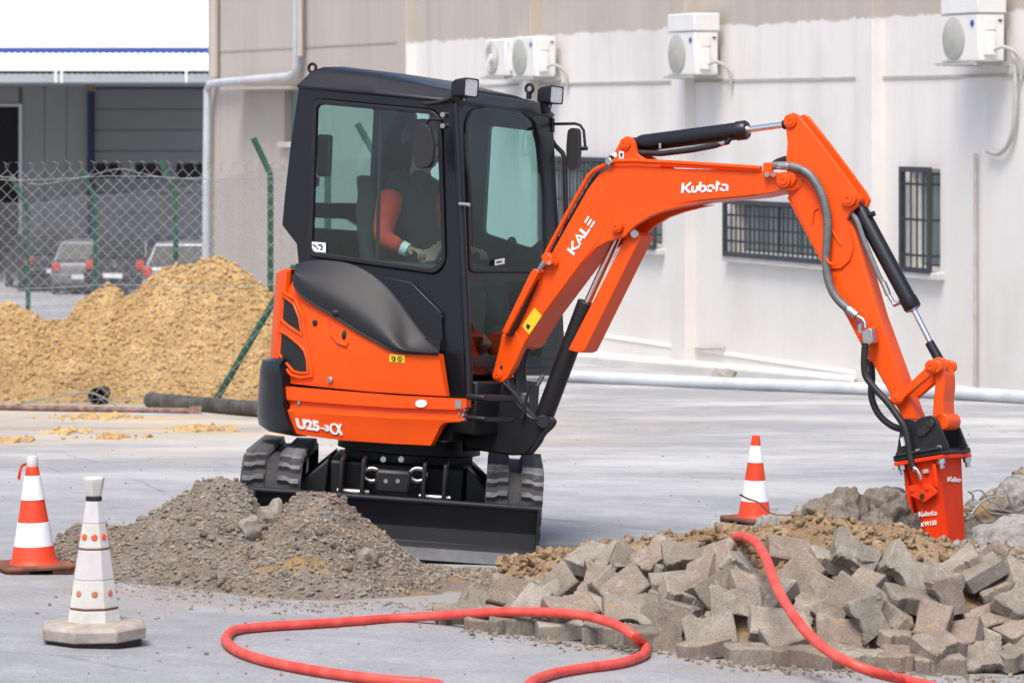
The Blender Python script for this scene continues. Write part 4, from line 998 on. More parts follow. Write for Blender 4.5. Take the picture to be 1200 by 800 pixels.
# ---- engine side: bonnet, covers, skirt, counterweight
W1, W2, W3 = WOff(.035), WOff(.06), WOff(.085)
edge = [(345, 323), (347, 336), (357, 348), (375, 360), (395, 372), (420, 388), (445, 402), (459, 409.5), (475, 413), (514, 414.5)]
ec = [(p.x, p.y) for p in curve([(x, y, 0) for x, y in edge], 22)]
c1 = [(p.x, p.y) for p in curve([(345, 318, 0), (352, 326, 0), (364, 335, 0), (385, 346, 0), (410, 361, 0), (435, 379, 0), (455, 396, 0), (470, 408, 0), (490, 412, 0), (514, 413.5, 0)], 22)]
c2 = [(p.x, p.y) for p in curve([(345.5, 313, 0), (358, 313, 0), (378, 318, 0), (402, 328, 0), (425, 342, 0), (446, 358, 0), (464, 380, 0), (477, 402, 0), (490, 409, 0), (514, 412, 0)], 22)]
c3 = [(p.x, p.y) for p in curve([(346, 309.5, 0), (360, 306, 0), (376, 304.5, 0), (398, 306.5, 0), (420, 313, 0), (444, 328, 0), (461, 345, 0), (478, 368, 0), (496, 392, 0), (514, 409, 0)], 22)]
WB = WOff(.06)
rowsb = [[W1.pt(*p, -.02) for p in ec], [W1.pt(*p, .012) for p in ec], [WB.pt(*p) for p in c1], [(lambda q: M.w(M.loc(q).x, max(M.loc(q).y, -.62) , M.loc(q).z))(WOff(.0).pt(*p)) for p in c2], [onL(*p, LN - .03) for p in c3], [onL(*p, LN - .03) + Lv * .06 for p in c3]]
fine_ = []
for k in range(len(ec)): fine_.append([rowsb[0][k]] + curve([rw_[k] for rw_ in rowsb[1:5]], 18) + [rowsb[5][k]])
bn = MB().grid([[fine_[k][j] for k in range(len(ec))] for j in range(20)]).build('bonnet', 'plastic', EX, 0, ang=50)
MB().tube([W1.pt(*p, .008) for p in ec], .008, 8).build('bonnet_seal', 'hosebk', bn)
q = W1.pt(392, 369, .02)
MB().ico(WB.pt(394, 366.5, -.006), .032, 2, (1, .3, .55)).build('latch_recess', 'black', bn)
# panel behind the bonnet on the cab side
pp_ = [(432, 320), (484, 331), (519, 366), (522, 412), (500, 411), (478, 370), (460, 346), (446, 330)]
plate([p - Lv * .002 for p in pl(pp_, LN)], [], -Lv * .018).build('access_panel', 'cabpaint', cab, .003)
for px, py in ((482, 333), (518, 371)): MB().cyl(onL(px, py, LN - .022), onL(px, py, LN), .008, 8).build('bolt', 'dark', cab)
vent1 = [(332.6, 348), (344, 357), (350, 372), (353, 391), (338, 381), (329, 373)]
vent2 = [(326.6, 387.5), (338, 394), (350, 404), (356, 411), (359, 421), (360, 436), (351, 436), (344, 434), (335, 424), (327.5, 414)]
oc = [(340, 316), (345, 314)] + ec + [(517, 435), (521.5, 464), (475, 461.5), (430, 458.5), (384, 454), (337, 449), (333.5, 440), (328, 424), (322, 416), (320.5, 402), (324, 378), (329, 358), (335, 335)]
uu = [W1.su(*p)[1] for p in oc]; um, uh = (max(uu) + min(uu)) / 2, (max(uu) - min(uu)) / 2
cover = wrap_panel(W1, oc, [vent1, vent2], .05, off=lambda p: -.028 * abs((p[1] - um + .1) / uh) ** 2.2, step=.045).build('engine_cover', 'orange', EX, .009, ang=30)
def hole_ring(pts, k, r, mat_='orange', name='vent_frame'):
    c_ = V((sum(p[0] for p in pts) / len(pts), sum(p[1] for p in pts) / len(pts))); L = [c_ + (V(p) - c_) * k for p in pts]
    L3 = []
    for i in range(len(L)):
        for j in range(4): L3.append(L[i].lerp(L[(i + 1) % len(L)], j / 4))
    return MB().tube([W1.pt(p.x, p.y, .0) for p in L3], r, 8, closed=True).build(name, mat_, cover)
hole_ring(vent1, 1.08, .008); hole_ring(vent2, 1.06, .008)
big = [(332, 343), (346, 352), (354, 370), (357, 392), (362, 420), (365, 440), (352, 441.5), (342, 439), (333, 429), (324, 416)]
hole_ring(big, 1.02, .009, name='vent_surround')
for vt in (vent1, vent2):
    wrap_panel(W1, vt, [], .004, off=lambda p: -.035).build('vent_back', 'black', cover)
    q = MB(); xs = [p[0] for p in vt]; ys = [p[1] for p in vt]
    def span(f, lo_, hi_):
        ins = [v for v in np.linspace(lo_, hi_, 60) if inpoly(f(v), vt)]; return (min(ins), max(ins)) if ins else None
    y = min(ys) + 2
    while y < max(ys):
        f = lambda x, y=y: (x, y + (x - min(xs)) * .75)
        s = span(f, min(xs), max(xs))
        if s: q.tube([W1.pt(*f(v), -.012) for v in np.linspace(s[0], s[1], 6)], .004, 4)
        y += 3.1
    y = min(ys) - 30
    while y < max(ys):
        f = lambda x, y=y: (x, y + (x - min(xs)) * .75); y += 3.1
        s = span(f, min(xs), max(xs))
        if s and f(min(xs))[1] < min(ys) + 2: q.tube([W1.pt(*f(v), -.012) for v in np.linspace(s[0], s[1], 6)], .004, 4)
    x = min(xs) + 2
    while x < max(xs):
        s = span(lambda yy, x=x: (x, yy), min(ys), max(ys))
        if s: q.tube([W1.pt(x, v, -.014) for v in np.linspace(s[0], s[1], 6)], .003, 4)
        x += 3.4
    g_ = q.build('vent_mesh', 'ventmesh', cover)
def disc(W, px, py, r, mat_, name, par, d=.004, out=0):
    c_ = W.pt(px, py, out); n_ = (W.pt(px, py, 1 + out) - c_).normalized(); return MB().lathe(c_, [(r, -.004), (r, d), (r * .8, d + .002)], 16, n_, Uv).build(name, mat_, par)
disc(W1, 369, 378, .016, 'black', 'plug_hole', cover); hole = disc(W1, 387, 445, .017, 'steel', 'bolt', cover, .006)
c_ = W1.pt(403.5, 392.5, .0); MB().ico(c_, .022, 2, (.7, .4, 1.2)).build('lock_cover', 'black', cover)
MB().tube([W1.pt(*p, .002) for p in ((384, 374), (389, 392), (397, 401), (407, 405), (408, 401))], [.004, .009, .011, .011, .006], 8).build('latch_surround', 'orange', cover)
yl = wrap_panel(W1, [(457, 414.8), (474.5, 416.2), (474, 425.2), (456.5, 423.8)], [], .002, off=lambda p: .003).build('warning_label', 'yellow', cover)
q = MB()
for a, b, c, d in ((459, 417, 3.5, 1.2), (459, 419.5, 2, 1.2), (462, 417.8, 2, 4), (460, 422, 4, .9)): q.prism([W1.pt(x, y, .0045) for x, y in ((a, b), (a + c, b + .2), (a + c, b + d + .2), (a, b + d))], W1.pt(a, b, .0055) - W1.pt(a, b, .0045))
q.tube([W1.pt(469 + 2.6 * math.cos(t), 420.6 + 2.6 * math.sin(t), .005) for t in [2 * math.pi * i / 14 for i in range(14)]], .0022, 4, closed=True)
q.build('print', 'black', yl)
disc(W1, 468.8, 420.4, .006, 'reflector', 'print', yl, .005)
# dark mass inside the covers
body = MB(); wi = WOff(-.06)
pts = [wi.p3(t, 0) for t in np.linspace(.62, wi.S[-1] - .5, 60)]
body.prism([p + Uv * .62 for p in pts], Uv * .5).build('engine_bay', 'dark', EX)
# tail top cover round the back (seen from the side only)
t0 = W1.su(340, 316)[0] + .05
rear_su = [(t0, W1.su(337, 448)[1]), (W1.S[-1] - .5, W1.su(337, 448)[1]), (W1.S[-1] - .5, W1.su(340, 316)[1] + .0), (t0, W1.su(340, 316)[1] + .0)]
wrap_panel(W1, rear_su, [], .04, raw=True, step=.08).build('rear_cover', 'orange', EX, .008)
# skirt with pressed steps
sk = [(333.5, 452.5), (390, 457.5), (460, 463), (546.5, 467.4), (546.5, 477.2), (541, 479.5), (540.5, 493.8), (521, 495), (515, 500), (510.5, 509), (503, 521.8), (460, 519.8), (400, 515.8), (358, 510.5), (345, 508), (340, 492), (337, 478)]
ln1 = [(336.5, 468.2), (400, 473.5), (460, 477.5), (541, 480.2)]; ln1b = [(336.8, 469.4), (400, 474.8), (460, 478.8), (541, 481.4)]
ln2 = [(339, 479.5), (400, 483.8), (460, 487.6), (541, 490.8)]; ln2b = [(340, 481.5), (400, 485.8), (460, 489.6), (540.6, 492.6)]
ln3 = [(342.5, 489), (400, 494.2), (460, 498.2), (514, 501)]
def prof(px, py):
    def yl_(L, x): return np.interp(x, [p[0] for p in L], [p[1] for p in L])
    return 0
SU = {k: [W2.su(*p) for p in L] for k, L in (('1', ln1), ('1b', ln1b), ('2', ln2), ('2b', ln2b), ('3', ln3))}
def uat(k, s): L = sorted([(p[0], p[1]) for p in SU[k]]); return np.interp(s, [p[0] for p in L], [p[1] for p in L])
ubot = W2.su(400, 515.8)[1]
def skoff(p):
    s, u = p[0], p[1]
    K = [(9, 0), (uat('1', s), 0), (uat('1b', s), -.022), (uat('2', s), -.018), (uat('2b', s), .006), (uat('3', s), -.002), (ubot - .01, -.018), (-9, -.018)]
    for (ua, oa), (ub, ob) in zip(K, K[1:]):
        if ub <= u <= ua: return oa + (ob - oa) * (ua - u) / max(1e-6, ua - ub)
    return 0
skirt = wrap_panel(W2, sk, [], .05, [ln1, ln1b, ln2, ln2b, ln3], skoff, .05)
skirt = skirt.build('side_skirt', 'orange', EX, .006, ang=24)
disc(W2, 347.5, 471.5, .015, 'steel', 'bolt', skirt, .006, -.02)
wv = [(494 + 6.8 * math.cos(t), 472.6 + 4.6 * math.sin(t)) for t in [2 * math.pi * i / 18 for i in range(18)]]
MB().prism([W2.pt(*p, .003) for p in wv], W2.pt(494, 472, .006) - W2.pt(494, 472, .003)).build('reflector', 'conewhite', skirt)
pl_ = MB().prism([W2.pt(*p, .003) for p in ((534, 468.6), (541.5, 469), (541, 478.6), (534, 478.4))], W2.pt(540, 472, .005) - W2.pt(540, 472, .003)).build('data_plate', 'steel', skirt)
for px, py in ((543, 480), (537, 484.5), (541, 486), (542, 491.5)): disc(W2, px, py, .008, 'steel', 'bolt', skirt, .03, -.04)
T = lambda x, y: W2.pt(x, y, .004 + skoff(W2.su(x, y)) )
TW = lambda x, y, h: W2.pt(x, y, .003 + h + skoff(W2.su(x, y)))
textw('U25', TW, (347.5, 502), (374.5, 505.2), (346.5, 489.6), 'lettering', skirt, bold=.05)
textw('-3', TW, (375.5, 504), (385.5, 505.6), (375.2, 496.6), 'lettering', skirt, bold=.045)
am_ = MB()
for pl__ in GL['al'][1]: ribbon(am_, pl__, .15, lambda p, h: TW(385.5 + 14 * p.x / .8 + .3 * p.y, 508.2 + 1.8 * p.x - 13 * p.y, h), .003)
am_.build('lettering', 'white', skirt)
# counterweight wrapping the tail
cwl = [(327, 428), (330, 441), (331, 460), (332.5, 480), (337, 497), (342, 511)]
nearE = [W3.su(*p) for p in cwl]
ut, ub = W3.su(322, 417.5)[1], W3.su(344, 511)[1]
s_end = W3.S[-1] - .25
cw_poly = [V((W3.su(322, 418)[0], ut)), V((W3.su(327, 421)[0], W3.su(327, 421)[1]))] + nearE + [V((W3.su(325, 508)[0], W3.su(325, 508)[1])), V((W3.su(310, 505)[0], W3.su(310, 505)[1] + .0)), V((s_end, ub + .03)), V((s_end, ut - .02))]
cwt = wrap_panel(W3, cw_poly, [], .12, raw=True, step=.06, off=lambda p: -.05 * max(0, (p[1] - (ut - .06)) / .06) ** 2 - .03 * max(0, ((ub + .1) - p[1]) / .1) ** 2)
cwt.build('counterweight', 'gloss', EX, .012, ang=32)
# floor pan, turntable
pts = [WOff(-.05).p3(t, 0) for t in np.linspace(.5, W1.S[-1] - .5, 50)]
pan = MB().prism([p + Uv * .58 for p in pts], Uv * .06).build('floor_pan', 'dark', EX)
MB().fbox(M, .35, .70, -.49, .2, .62, M.loc(onL(546, 446, -.5)).z).build('front_frame_box', 'dark', EX, .01)
MB().lathe(M.w(0, 0, .40), [(.36, 0), (.36, .06), (.40, .07), (.40, .16), (.33, .18)], 40, Uv, Fv).build('turntable', 'dark', EX)

# ---- swing bracket
B1, B2l = -.24, -.02; BC = (B1 + B2l) / 2
def ext(pts, l0, l1, name, mat_, par=EX, bev=.006, r=0, base=None):
    """side outline given in photo pixels on the plane 'base', extruded from l0 to l1"""
    base = l0 if base is None else base
    P3 = [onL(px, py, base) + Lv * (l0 - base) for px, py in pts]
    if r: P3 = rnd(P3, r)
    return MB().prism(P3, Lv * (l1 - l0)).build(name, mat_, par, bev)
br = [(575, 446), (580, 438), (590, 440), (595, 443), (600, 460), (608, 474), (622, 488), (632, 489), (640, 487.5), (645, 494), (641, 501), (631, 510), (627, 519), (616, 533), (598, 533.5), (567, 529), (545, 525), (543, 510), (560, 507), (577, 505), (578, 480), (574, 460)]
ext(br, B1 - .0, B1 + .05, 'swing_bracket', 'dark', EX, .01, .02)
sb2 = ext(br, B1 + .05, B1 + .09, 'swing_bracket', 'dark', EX, .01, .02, base=B1)
ext([(577, 470), (600, 470), (618, 492), (628, 512), (612, 530), (560, 524), (560, 508), (576, 505)], B1 + .06, B2l - .06, 'swing_block', 'dark', EX, .015, .02)
ext([(567, 458), (577, 452), (580, 500), (548, 516), (546, 508), (566, 500)], B1 + .02, B2l + .06, 'swing_casting', 'dark', EX, .01)
MB().cyl(onL(557, 504, BC) , onL(558, 528, BC), .075, 24).build('swing_pin', 'dark', EX, .006)
for y0, y1 in ((461, 468), (486, 492)): MB().prism([onF(px, py, .78) for px, py in ((545, y0), (580, y0 + 1), (580, y1 + 1), (545, y1))], Fv * .12).build('frame_lug', 'dark', EX, .01)
MB().cyl(onL(507, 514.5, -.42), onL(540, 513, -.3), .022).build('swing_cylinder_rod', 'chrome', EX)
MB().cyl(onL(636, 494, B1 - .015), onL(636, 494, B2l + .015), .036, 24).build('cylinder_pin', 'dark', EX, .004)
for pts in ([(566, 456), (574, 458), (577, 466), (577, 482), (573, 494), (566, 499)], [(590, 448), (604, 462), (612, 474)], [(622, 449), (616, 470), (612, 490)]): MB().tube(curve([onL(px, py, B1 - .02) for px, py in pts], 16), .009, 8).build('hydraulic_hose', 'hosebk', EX)
MB().cyl(onL(569, 483, B1 - .03), onL(575, 483, B1 - .03), .011, 10).build('hose_fitting', 'steel', EX); MB().tube([onL(px, py, B1 - .03) for px, py in ((559, 502), (566, 499), (571, 497))], .009, 8).build('hose_fitting', 'white', EX)
MB().tube([onL(px, py, B1 + .1) for px, py in ((630, 451), (636, 440))], .014, 10).build('hose_fitting', 'steel', EX)
for k_ in range(3): MB().tube(curve([onL(px + 4 * k_, py, BC - .03 + .03 * k_) for px, py in ((611, 408), (606, 425), (606, 450), (611, 478))], 16), .016, 10).build('hydraulic_hose', 'hosebk', EX)
ext([(604, 461), (618, 460), (618, 472), (606, 472)], B1 + .08, B1 + .1, 'pin_plate', 'steel', EX)
ext([(626, 516), (634, 507), (632, 517), (624, 521)], B2l + .01, B2l + .04, 'warning_reflector', 'orange', EX)

# ---- boom
boomp = [(588, 392), (606, 384), (630, 331), (646, 296), (688, 222), (702, 203), (716, 196), (740, 194.5), (800, 198), (890, 200), (912, 202), (923, 204.5), (928, 211), (923, 218.5), (905, 225), (884, 229.5), (816, 236), (780, 243), (760, 248), (742, 255), (724, 264), (704, 280), (690, 298), (682, 308), (634, 372), (613, 406), (601, 410), (592, 404)]
boom = ext(boomp, B1, B2l, 'boom', 'orange', EX, .008)
lug = [(584.5, 408), (588, 391), (604, 386), (613, 405), (604, 426), (594, 444), (588, 448.5), (582, 448), (577.5, 443), (577.5, 436)]
ext(lug, B1 - .006, B1 + .045, 'boom_lug', 'orange', boom, .006, .012)
ext(lug, B2l - .045, B2l + .006, 'boom_lug', 'orange', boom, .006, .012)
def boss(px, py, l, r, mat_='orange', par=None, d=.018, nm='pin_boss'):
    c_ = onL(px, py, l); o = MB().lathe(c_, [(r, -.01), (r, d * .6), (r * .9, d), (r * .62, d), (r * .58, d + .006), (r * .2, d + .006), (r * .18, d)], 24, -Lv, Uv).build(nm, mat_, par or EX); return o
boss(583, 439.5, B1 - .006, .03, par=boom, d=.008)
MB().cyl(onL(588, 430, B1 - .0085), onL(588, 430, B1 + .01), .011, 12).build('hole', 'black', boom)
MB().cyl(onL(583, 439.5, B1 + .01), onL(583, 439.5, B1 + .01) + Lv * .2, .024, 16).build('boom_pin', 'steel', boom)
knee = [(683, 308), (692, 296), (705, 276), (719, 255), (728, 248.5), (742, 245.5), (800, 239), (817, 238), (800, 241.5), (780, 246.5), (762, 253), (745, 264), (731, 278), (712, 283), (699, 290)]
ext(knee, B1 - .012, B1 + .02, 'knee_plate', 'orange', boom, .005)
ext(knee, B2l - .02, B2l + .012, 'knee_plate', 'orange', boom, .005, base=B1)
boss(725, 266, B1 - .012, .034, par=boom, d=.03)
ext([(888, 203), (912, 202), (930, 203), (933, 211), (926, 220), (900, 227), (880, 229)], B1 - .008, B1 + .01, 'end_plate', 'orange', boom, .004, .02)
boss(919, 211, B1 - .008, .042, par=boom, d=.014)
MB().cyl(onL(926, 212, B1 - .0), onL(926, 212, B2l), .052, 24).build('boom_end_tube', 'orange', boom)
brk = [(712, 197), (716, 186), (722, 174), (728, 164), (733, 159.5), (739, 160.5), (743.5, 168), (746, 180), (756, 187), (772, 192), (772, 198)]
for l in (B1 + .02, B2l - .05): ext(brk, l, l + .03, 'cylinder_bracket', 'orange', boom, .005, .012, base=B1 + .02)
boss(733, 169, B1 + .02, .034, par=boom, d=.012)
MB().cyl(onL(733, 169, B1 + .03), onL(733, 169, B1 + .03) + Lv * .16, .026, 16).build('bracket_pin', 'steel', boom)
ext([(717.5, 180.5), (720.5, 178), (723, 180.5), (722.5, 184.5), (719, 185)], B1 + .016, B1 + .019, 'mark', 'white', boom, 0)
mk_ = ext([(725.5, 177), (731, 177.5), (730.5, 187), (725, 186.5)], B1 + .015, B1 + .0195, 'label', 'white', boom, 0)
ext([(727, 179), (729.5, 180), (729, 185), (726.5, 182)], B1 + .0135, B1 + .016, 'print', 'black', mk_, 0)
# guard, rails and hoses along the boom
ext([(587.5, 389), (594, 391), (631, 319), (626, 314.5), (622, 318)], B1 - .055, B1 + .03, 'hose_guard', 'orange', boom, .004)
MB().tube([onL(px, py, B1 - .015) for px, py in ((597, 392), (612, 362), (628, 326))], .02, 10).build('boom_hose', 'hosebk', boom)
MB().tube([onL(px, py, B1 - .03) for px, py in ((627, 322), (631, 316), (637, 308), (641, 303))], [.016, .013, .018, .012], 10).build('hose_fitting', 'steel', boom)
ext([(633, 300), (640, 295), (646, 300), (648, 309), (641, 312), (636, 308)], B1 - .045, B1 + .01, 'pipe_clamp', 'orange', boom, .006, .01)
MB().cyl(onL(643.5, 308, B1 - .055), onL(643.5, 308, B1 - .04), .011, 8).build('bolt', 'steel', boom); boss(651, 308, B1, .022, par=boom, d=.02, nm='stud')
MB().tube([onL(px, py, B1 - .012) for px, py in ((640, 297), (665, 250), (690, 206), (696, 200), (709, 193.5))], .0125, 10).build('hydraulic_pipe', 'orange', boom)
MB().tube([onL(px, py, B1 + .02) for px, py in ((647, 298), (672, 251), (696, 210), (704, 202))], .012, 10).build('boom_hose', 'hosebk', boom)
MB().tube([onL(px, py, B1 - .012) for px, py in ((716, 189), (740, 188.3), (800, 191.2), (860, 195), (892, 197))], .0125, 10).build('hydraulic_pipe', 'orange', boom)
MB().tube([onL(px, py, B1 + .08) for px, py in ((716, 191.5), (800, 194), (892, 199))], .0125, 10).build('hydraulic_pipe', 'orange', boom)
ext([(708, 187), (714, 184), (718, 190), (713, 194.5), (709, 192)], B1 - .03, B1 - .0, 'pipe_clamp', 'steel', boom, .004)
ext([(713, 182), (717, 183), (717, 192), (714, 190)], B1 - .028, B1 - .0, 'pipe_clamp', 'dark', boom, .003)
ext([(894, 190.5), (905, 190.5), (904, 198), (903, 208), (895, 207), (893.5, 199)], B1 - .03, B1 + .0, 'pipe_clamp', 'orange', boom, .005)
for px in (898.5, 906): MB().cyl(onL(px, 204.8, B1 - .045), onL(px, 204.8, B1), .013, 8).build('bolt', 'steel', boom)
yb_ = ext([(626, 360.5), (635, 370), (620, 392), (611.5, 382)], B1 - .003, B1 + .001, 'warning_label', 'yellow', boom, 0)
ext([(617.5, 379), (621.5, 381.5), (620, 385), (618.5, 386), (616.5, 383)], B1 - .005, B1 - .002, 'print', 'black', yb_, 0)
onb = lambda px, py: onL(px, py, B1 - .001)
strokes(list('Kubota'), onb(798.5, 226.5), onb(853, 223.5), onb(799.5, 214.5), .2, 'lettering', boom)
strokes(list('KALE'), onb(672.5, 299.5), onb(698, 259.5), onb(664.5, 292.5), .2, 'lettering', boom)
# boom cylinder with guard
MB().tube([onL(632, 503, BC), onL(688, 354, BC)], .052, 24).build('boom_cylinder', 'dark', EX, .004)
bc = MB().tube([onL(685, 362, BC), onL(727, 270, BC)], .021, 16).build('boom_cylinder_rod', 'chrome', EX)
gd = [(666, 411.5), (671, 412.5), (738, 279), (748, 277), (750, 283), (684, 412.5), (679, 415)]
gdn = [(665.5, 410), (672, 411.5), (679, 413.5), (685, 411), (751, 277.5), (745, 270.5), (737, 272.5), (732, 280)]
ext(gdn, BC - .075, BC + .07, 'cylinder_guard', 'orange', EX, .01, .01)
MB().cyl(onL(743.5, 274, BC - .095), onL(743.5, 274, BC - .06), .022, 10).build('bolt', 'steel', EX)

# ---- arm cylinder
def cylinder(p0, p1, p2, r, rr, nb, nr, cap=.03, par=EX):
    d = (p1 - p0).normalized(); q = MB().tube([p0, p0 + d * .02, p1 - d * .06, p1 - d * .06, p1 - d * .01, p1], [r * .92, r, r, r * 1.1, r * 1.1, r * .95], 28)
    o = q.build(nb, 'cabpaint', par); MB().tube([p1, p1 + d * .012], [r * .5, r * .45], 20).build('seal', 'steel', o)
    MB().cyl(p1, p2, rr, 20).build(nr, 'chrome', par); return o
DC = -.135
ac_ = cylinder(onL(750, 168.5, DC), onL(876, 152.2, DC), onL(922, 146, DC), .047, .017, 'arm_cylinder', 'arm_cylinder_rod')
MB().tube([onL(736, 169.5, DC), onL(752, 168.5, DC)], .036, 16).build('cylinder_eye', 'dark', ac_)
MB().tube([onL(px, py, DC - .05) for px, py in ((748, 179), (775, 180), (812, 175.5), (838, 170.5), (846, 168.5), (853, 167), (856, 162))], [.016] * 4 + [.013, .013, .013], 10).build('cylinder_hose', 'hosebk', ac_)
MB().cyl(onL(843, 169, DC - .05), onL(850, 167.6, DC - .05), .0135, 10).build('hose_fitting', 'steel', ac_); MB().tube([onL(px, py, DC - .06) for px, py in ((773.5, 174), (773.5, 168))], .008, 8).build('hose_fitting', 'steel', ac_)
MB().tube([onL(918, 146.5, DC), onL(927, 145, DC)], [.024, .03], 14).build('rod_eye', 'dark', ac_)

# ---- dipper arm
D1, D2 = -.21, -.06
dnear = [(920, 142), (923, 135), (929, 132), (935, 134.5), (960, 166), (984, 198), (1003, 224), (1007.5, 233), (1004, 243), (996, 249), (992, 257), (1001, 270), (1030, 370), (1075, 492), (1058, 492), (1044, 464), (1020, 422), (993, 370), (986, 358), (960, 300), (923, 228), (921, 188), (922.5, 168)]
dbox = [(921, 188), (940, 192), (985, 226), (993, 257), (1001, 270), (1030, 370), (1075, 492), (1058, 492), (1044, 464), (1020, 422), (993, 370), (986, 358), (960, 300), (923, 228)]
dip = ext(dbox, D1 + .012, D2 - .012, 'dipper_arm', 'orange', EX, .008)
dpl = [(p if p[1] < 265 else p) for p in dnear if p[1] < 262] 
dplate = [(920, 142), (923, 135), (929, 132), (935, 134.5), (960, 166), (984, 198), (1003, 224), (1007.5, 233), (1004, 243), (996, 249), (992, 257), (996, 272), (1000, 290), (996, 305), (985, 315), (972, 315), (965, 309), (960, 300), (923, 228), (921, 188), (922.5, 168)]
ext(dplate, D1, D1 + .022, 'side_plate', 'orange', dip, .004)
ext(dplate, D2 - .022, D2, 'side_plate', 'orange', dip, .004, base=D1)
boss(926.5, 142, D1, .037, par=dip, d=.014); boss(996, 233, D1, .043, par=dip, d=.024); boss(930, 211.5, D1 - .001, .055, par=dip, d=.006)
MB().cyl(onL(926.5, 142, D1 + .01), onL(926.5, 142, D1) + Lv * .17, .026).cyl(onL(996, 233, D1), onL(996, 233, D1) + Lv * .2, .03).build('arm_pin', 'orange', dip)
MB().tube([onL(px, py, D1 - .002) for px, py in ((952, 262), (953.5, 248), (959, 243), (965, 249), (976, 272), (985, 287))], .006, 6).build('plate_rib', 'orange', dip)
MB().tube([onL(px, py, D1 + .01) for px, py in ((924, 231), (961, 301), (987, 359), (994, 371), (1021, 423))], .008, 6).build('edge_weld', 'orange', dip)
MB().tube(curve([onL(px, py, D1 - .03) for px, py in ((905, 194.5), (915, 193.8), (925, 194.5), (938, 198), (950, 206), (960, 221), (967, 240), (970, 262), (969, 285), (968, 305), (970, 325), (976, 342), (985, 354), (998, 365))], 60), .021, 12).build('sleeved_hose', 'sleeve', dip)
q = MB()
for p, p2 in zip(*(lambda c: (c[::1], c[1:]))(curve([onL(px, py, D1 - .03) for px, py in ((938, 198), (950, 206), (960, 221), (967, 240), (970, 262), (969, 285), (968, 305), (970, 325), (976, 342), (985, 354), (994, 362))], 62))): q.tube([p, p.lerp(p2, .45)], .0235, 10)
q.build('hose_spiral', 'sleeve', dip)
MB().tube([onL(px, py, D1 - .03) for px, py in ((903, 194.5), (910, 194.2), (912, 194), (926, 194.8))], [.013, .02, .021, .023], 12).build('hose_fitting', 'steel', dip)
MB().tube([onL(px, py, D1 - .03) for px, py in ((994, 362), (1004, 370), (1004.5, 370.4), (1011, 374), (1014, 379), (1014, 384))], [.023, .023, .011, .010, .010, .013], 12).build('hose_fitting', 'steel', dip)
MB().tube(curve([onL(px, py, D1 - .045) for px, py in ((967, 300), (972, 308), (979, 310))], 10), .007, 6).build('hose_strap', 'orange', dip)
vb = ext([(1009, 388), (1021, 384), (1023, 401), (1018, 405), (1011, 404)], D1 - .075, D1, 'valve_block', 'steel', dip, .004)
ext([(1021, 383), (1025, 383.5), (1026, 400), (1023, 403)], D1 - .02, D1 + .01, 'valve_mount', 'orange', dip, .003)
MB().cyl(onL(1007, 377, D1 - .05), onL(1008, 390, D1 - .05), .012, 12).build('nipple', 'steel', vb); MB().cyl(onL(1007, 376.5, D1 - .05), onL(1007, 380, D1 - .05), .0125, 12).build('blue_cap', 'bluepaint', vb)
hp = [(1014, 402), (1013, 416), (1013, 432), (1016, 443), (1028, 458), (1040, 471), (1051, 486), (1060, 500), (1064, 515), (1067, 535), (1071, 550)]
MB().tube(curve([onL(px, py, D1 - .075) for px, py in hp], 40), .018, 12).build('hammer_hose', 'hosebk', dip)
MB().tube(curve([onL(px, py, D2 + .05) for px, py in ((1020, 420), (1022, 440), (1021, 460), (1024, 474), (1032, 488), (1044, 498), (1054, 502), (1062, 503))], 30), .018, 12).build('hammer_hose', 'hosebk', dip)
MB().tube(curve([onL(px, py, D2 - .04) for px, py in ((903, 196), (910, 190), (921, 186))], 8), .016, 10).build('hose', 'hosebk', dip)
# hammer cylinder
bk_ = cylinder(onL(1008, 246, DC), onL(1070.5, 362, DC), onL(1097, 414, DC), .042, .0155, 'hammer_cylinder', 'hammer_cylinder_rod')
MB().tube([onL(998, 235, DC), onL(1010, 249, DC)], [.034, .034], 16).build('cylinder_eye', 'cabpaint', bk_)
MB().tube(curve([onL(px, py, DC - .05) for px, py in ((995, 247), (1004, 258), (1012, 280), (1021, 302), (1031, 325), (1036, 333))], 24), .014, 10).build('cylinder_hose', 'sleeve', bk_)
MB().tube([onL(px, py, DC - .05) for px, py in ((1035, 331), (1041, 345), (1041, 345.3), (1046, 353), (1048, 357), (1055, 354))], [.016, .016, .011, .011, .013, .012], 10).build('hose_fitting', 'steel', bk_)
MB().tube([onL(1089, 401, DC), onL(1102, 424, DC)], [.024, .026], 16).build('rod_eye', 'cabpaint', bk_)
MB().cyl(onL(1019, 252, DC - .02), onL(1025, 250, DC - .02), .014, 8).build('port', 'dark', bk_)
# links
for l0, l1, nm in ((D1 - .03, D1 + .005, 'link_arm'), (D2 - .005, D2 + .03, 'link_arm')):
    lk = [(1044, 468), (1046, 462), (1055, 458), (1086, 429), (1090, 423), (1097, 421), (1103, 425), (1104, 432), (1099, 437), (1092, 439), (1060, 466), (1055, 474), (1049, 475.5)]
    o = ext(lk, l0, l1, nm, 'orange', EX, .007, .008, base=D1 - .03)
    if l0 < D1: boss(1091, 429, l0, .032, par=o, d=.008); boss(1049.5, 467.5, l0, .029, par=o, d=.008)
MB().cyl(onL(1091, 429, D1 - .02), onL(1091, 429, D1 - .02) + Lv * .23, .024).cyl(onL(1049.5, 467.5, D1 - .02), onL(1049.5, 467.5, D1 - .02) + Lv * .2, .022).build('link_pin', 'steel', EX)
MB().tube([onL(1099, 429, BC - .04), onL(1099, 429, BC + .05)], .042, 20).build('rod_collar', 'dark', EX, .004)
tl = [(1092, 432), (1101, 428), (1106, 437), (1107, 452), (1105, 470), (1106, 487), (1108, 496), (1104, 500), (1097, 497), (1092, 489), (1093, 470), (1095, 452)]
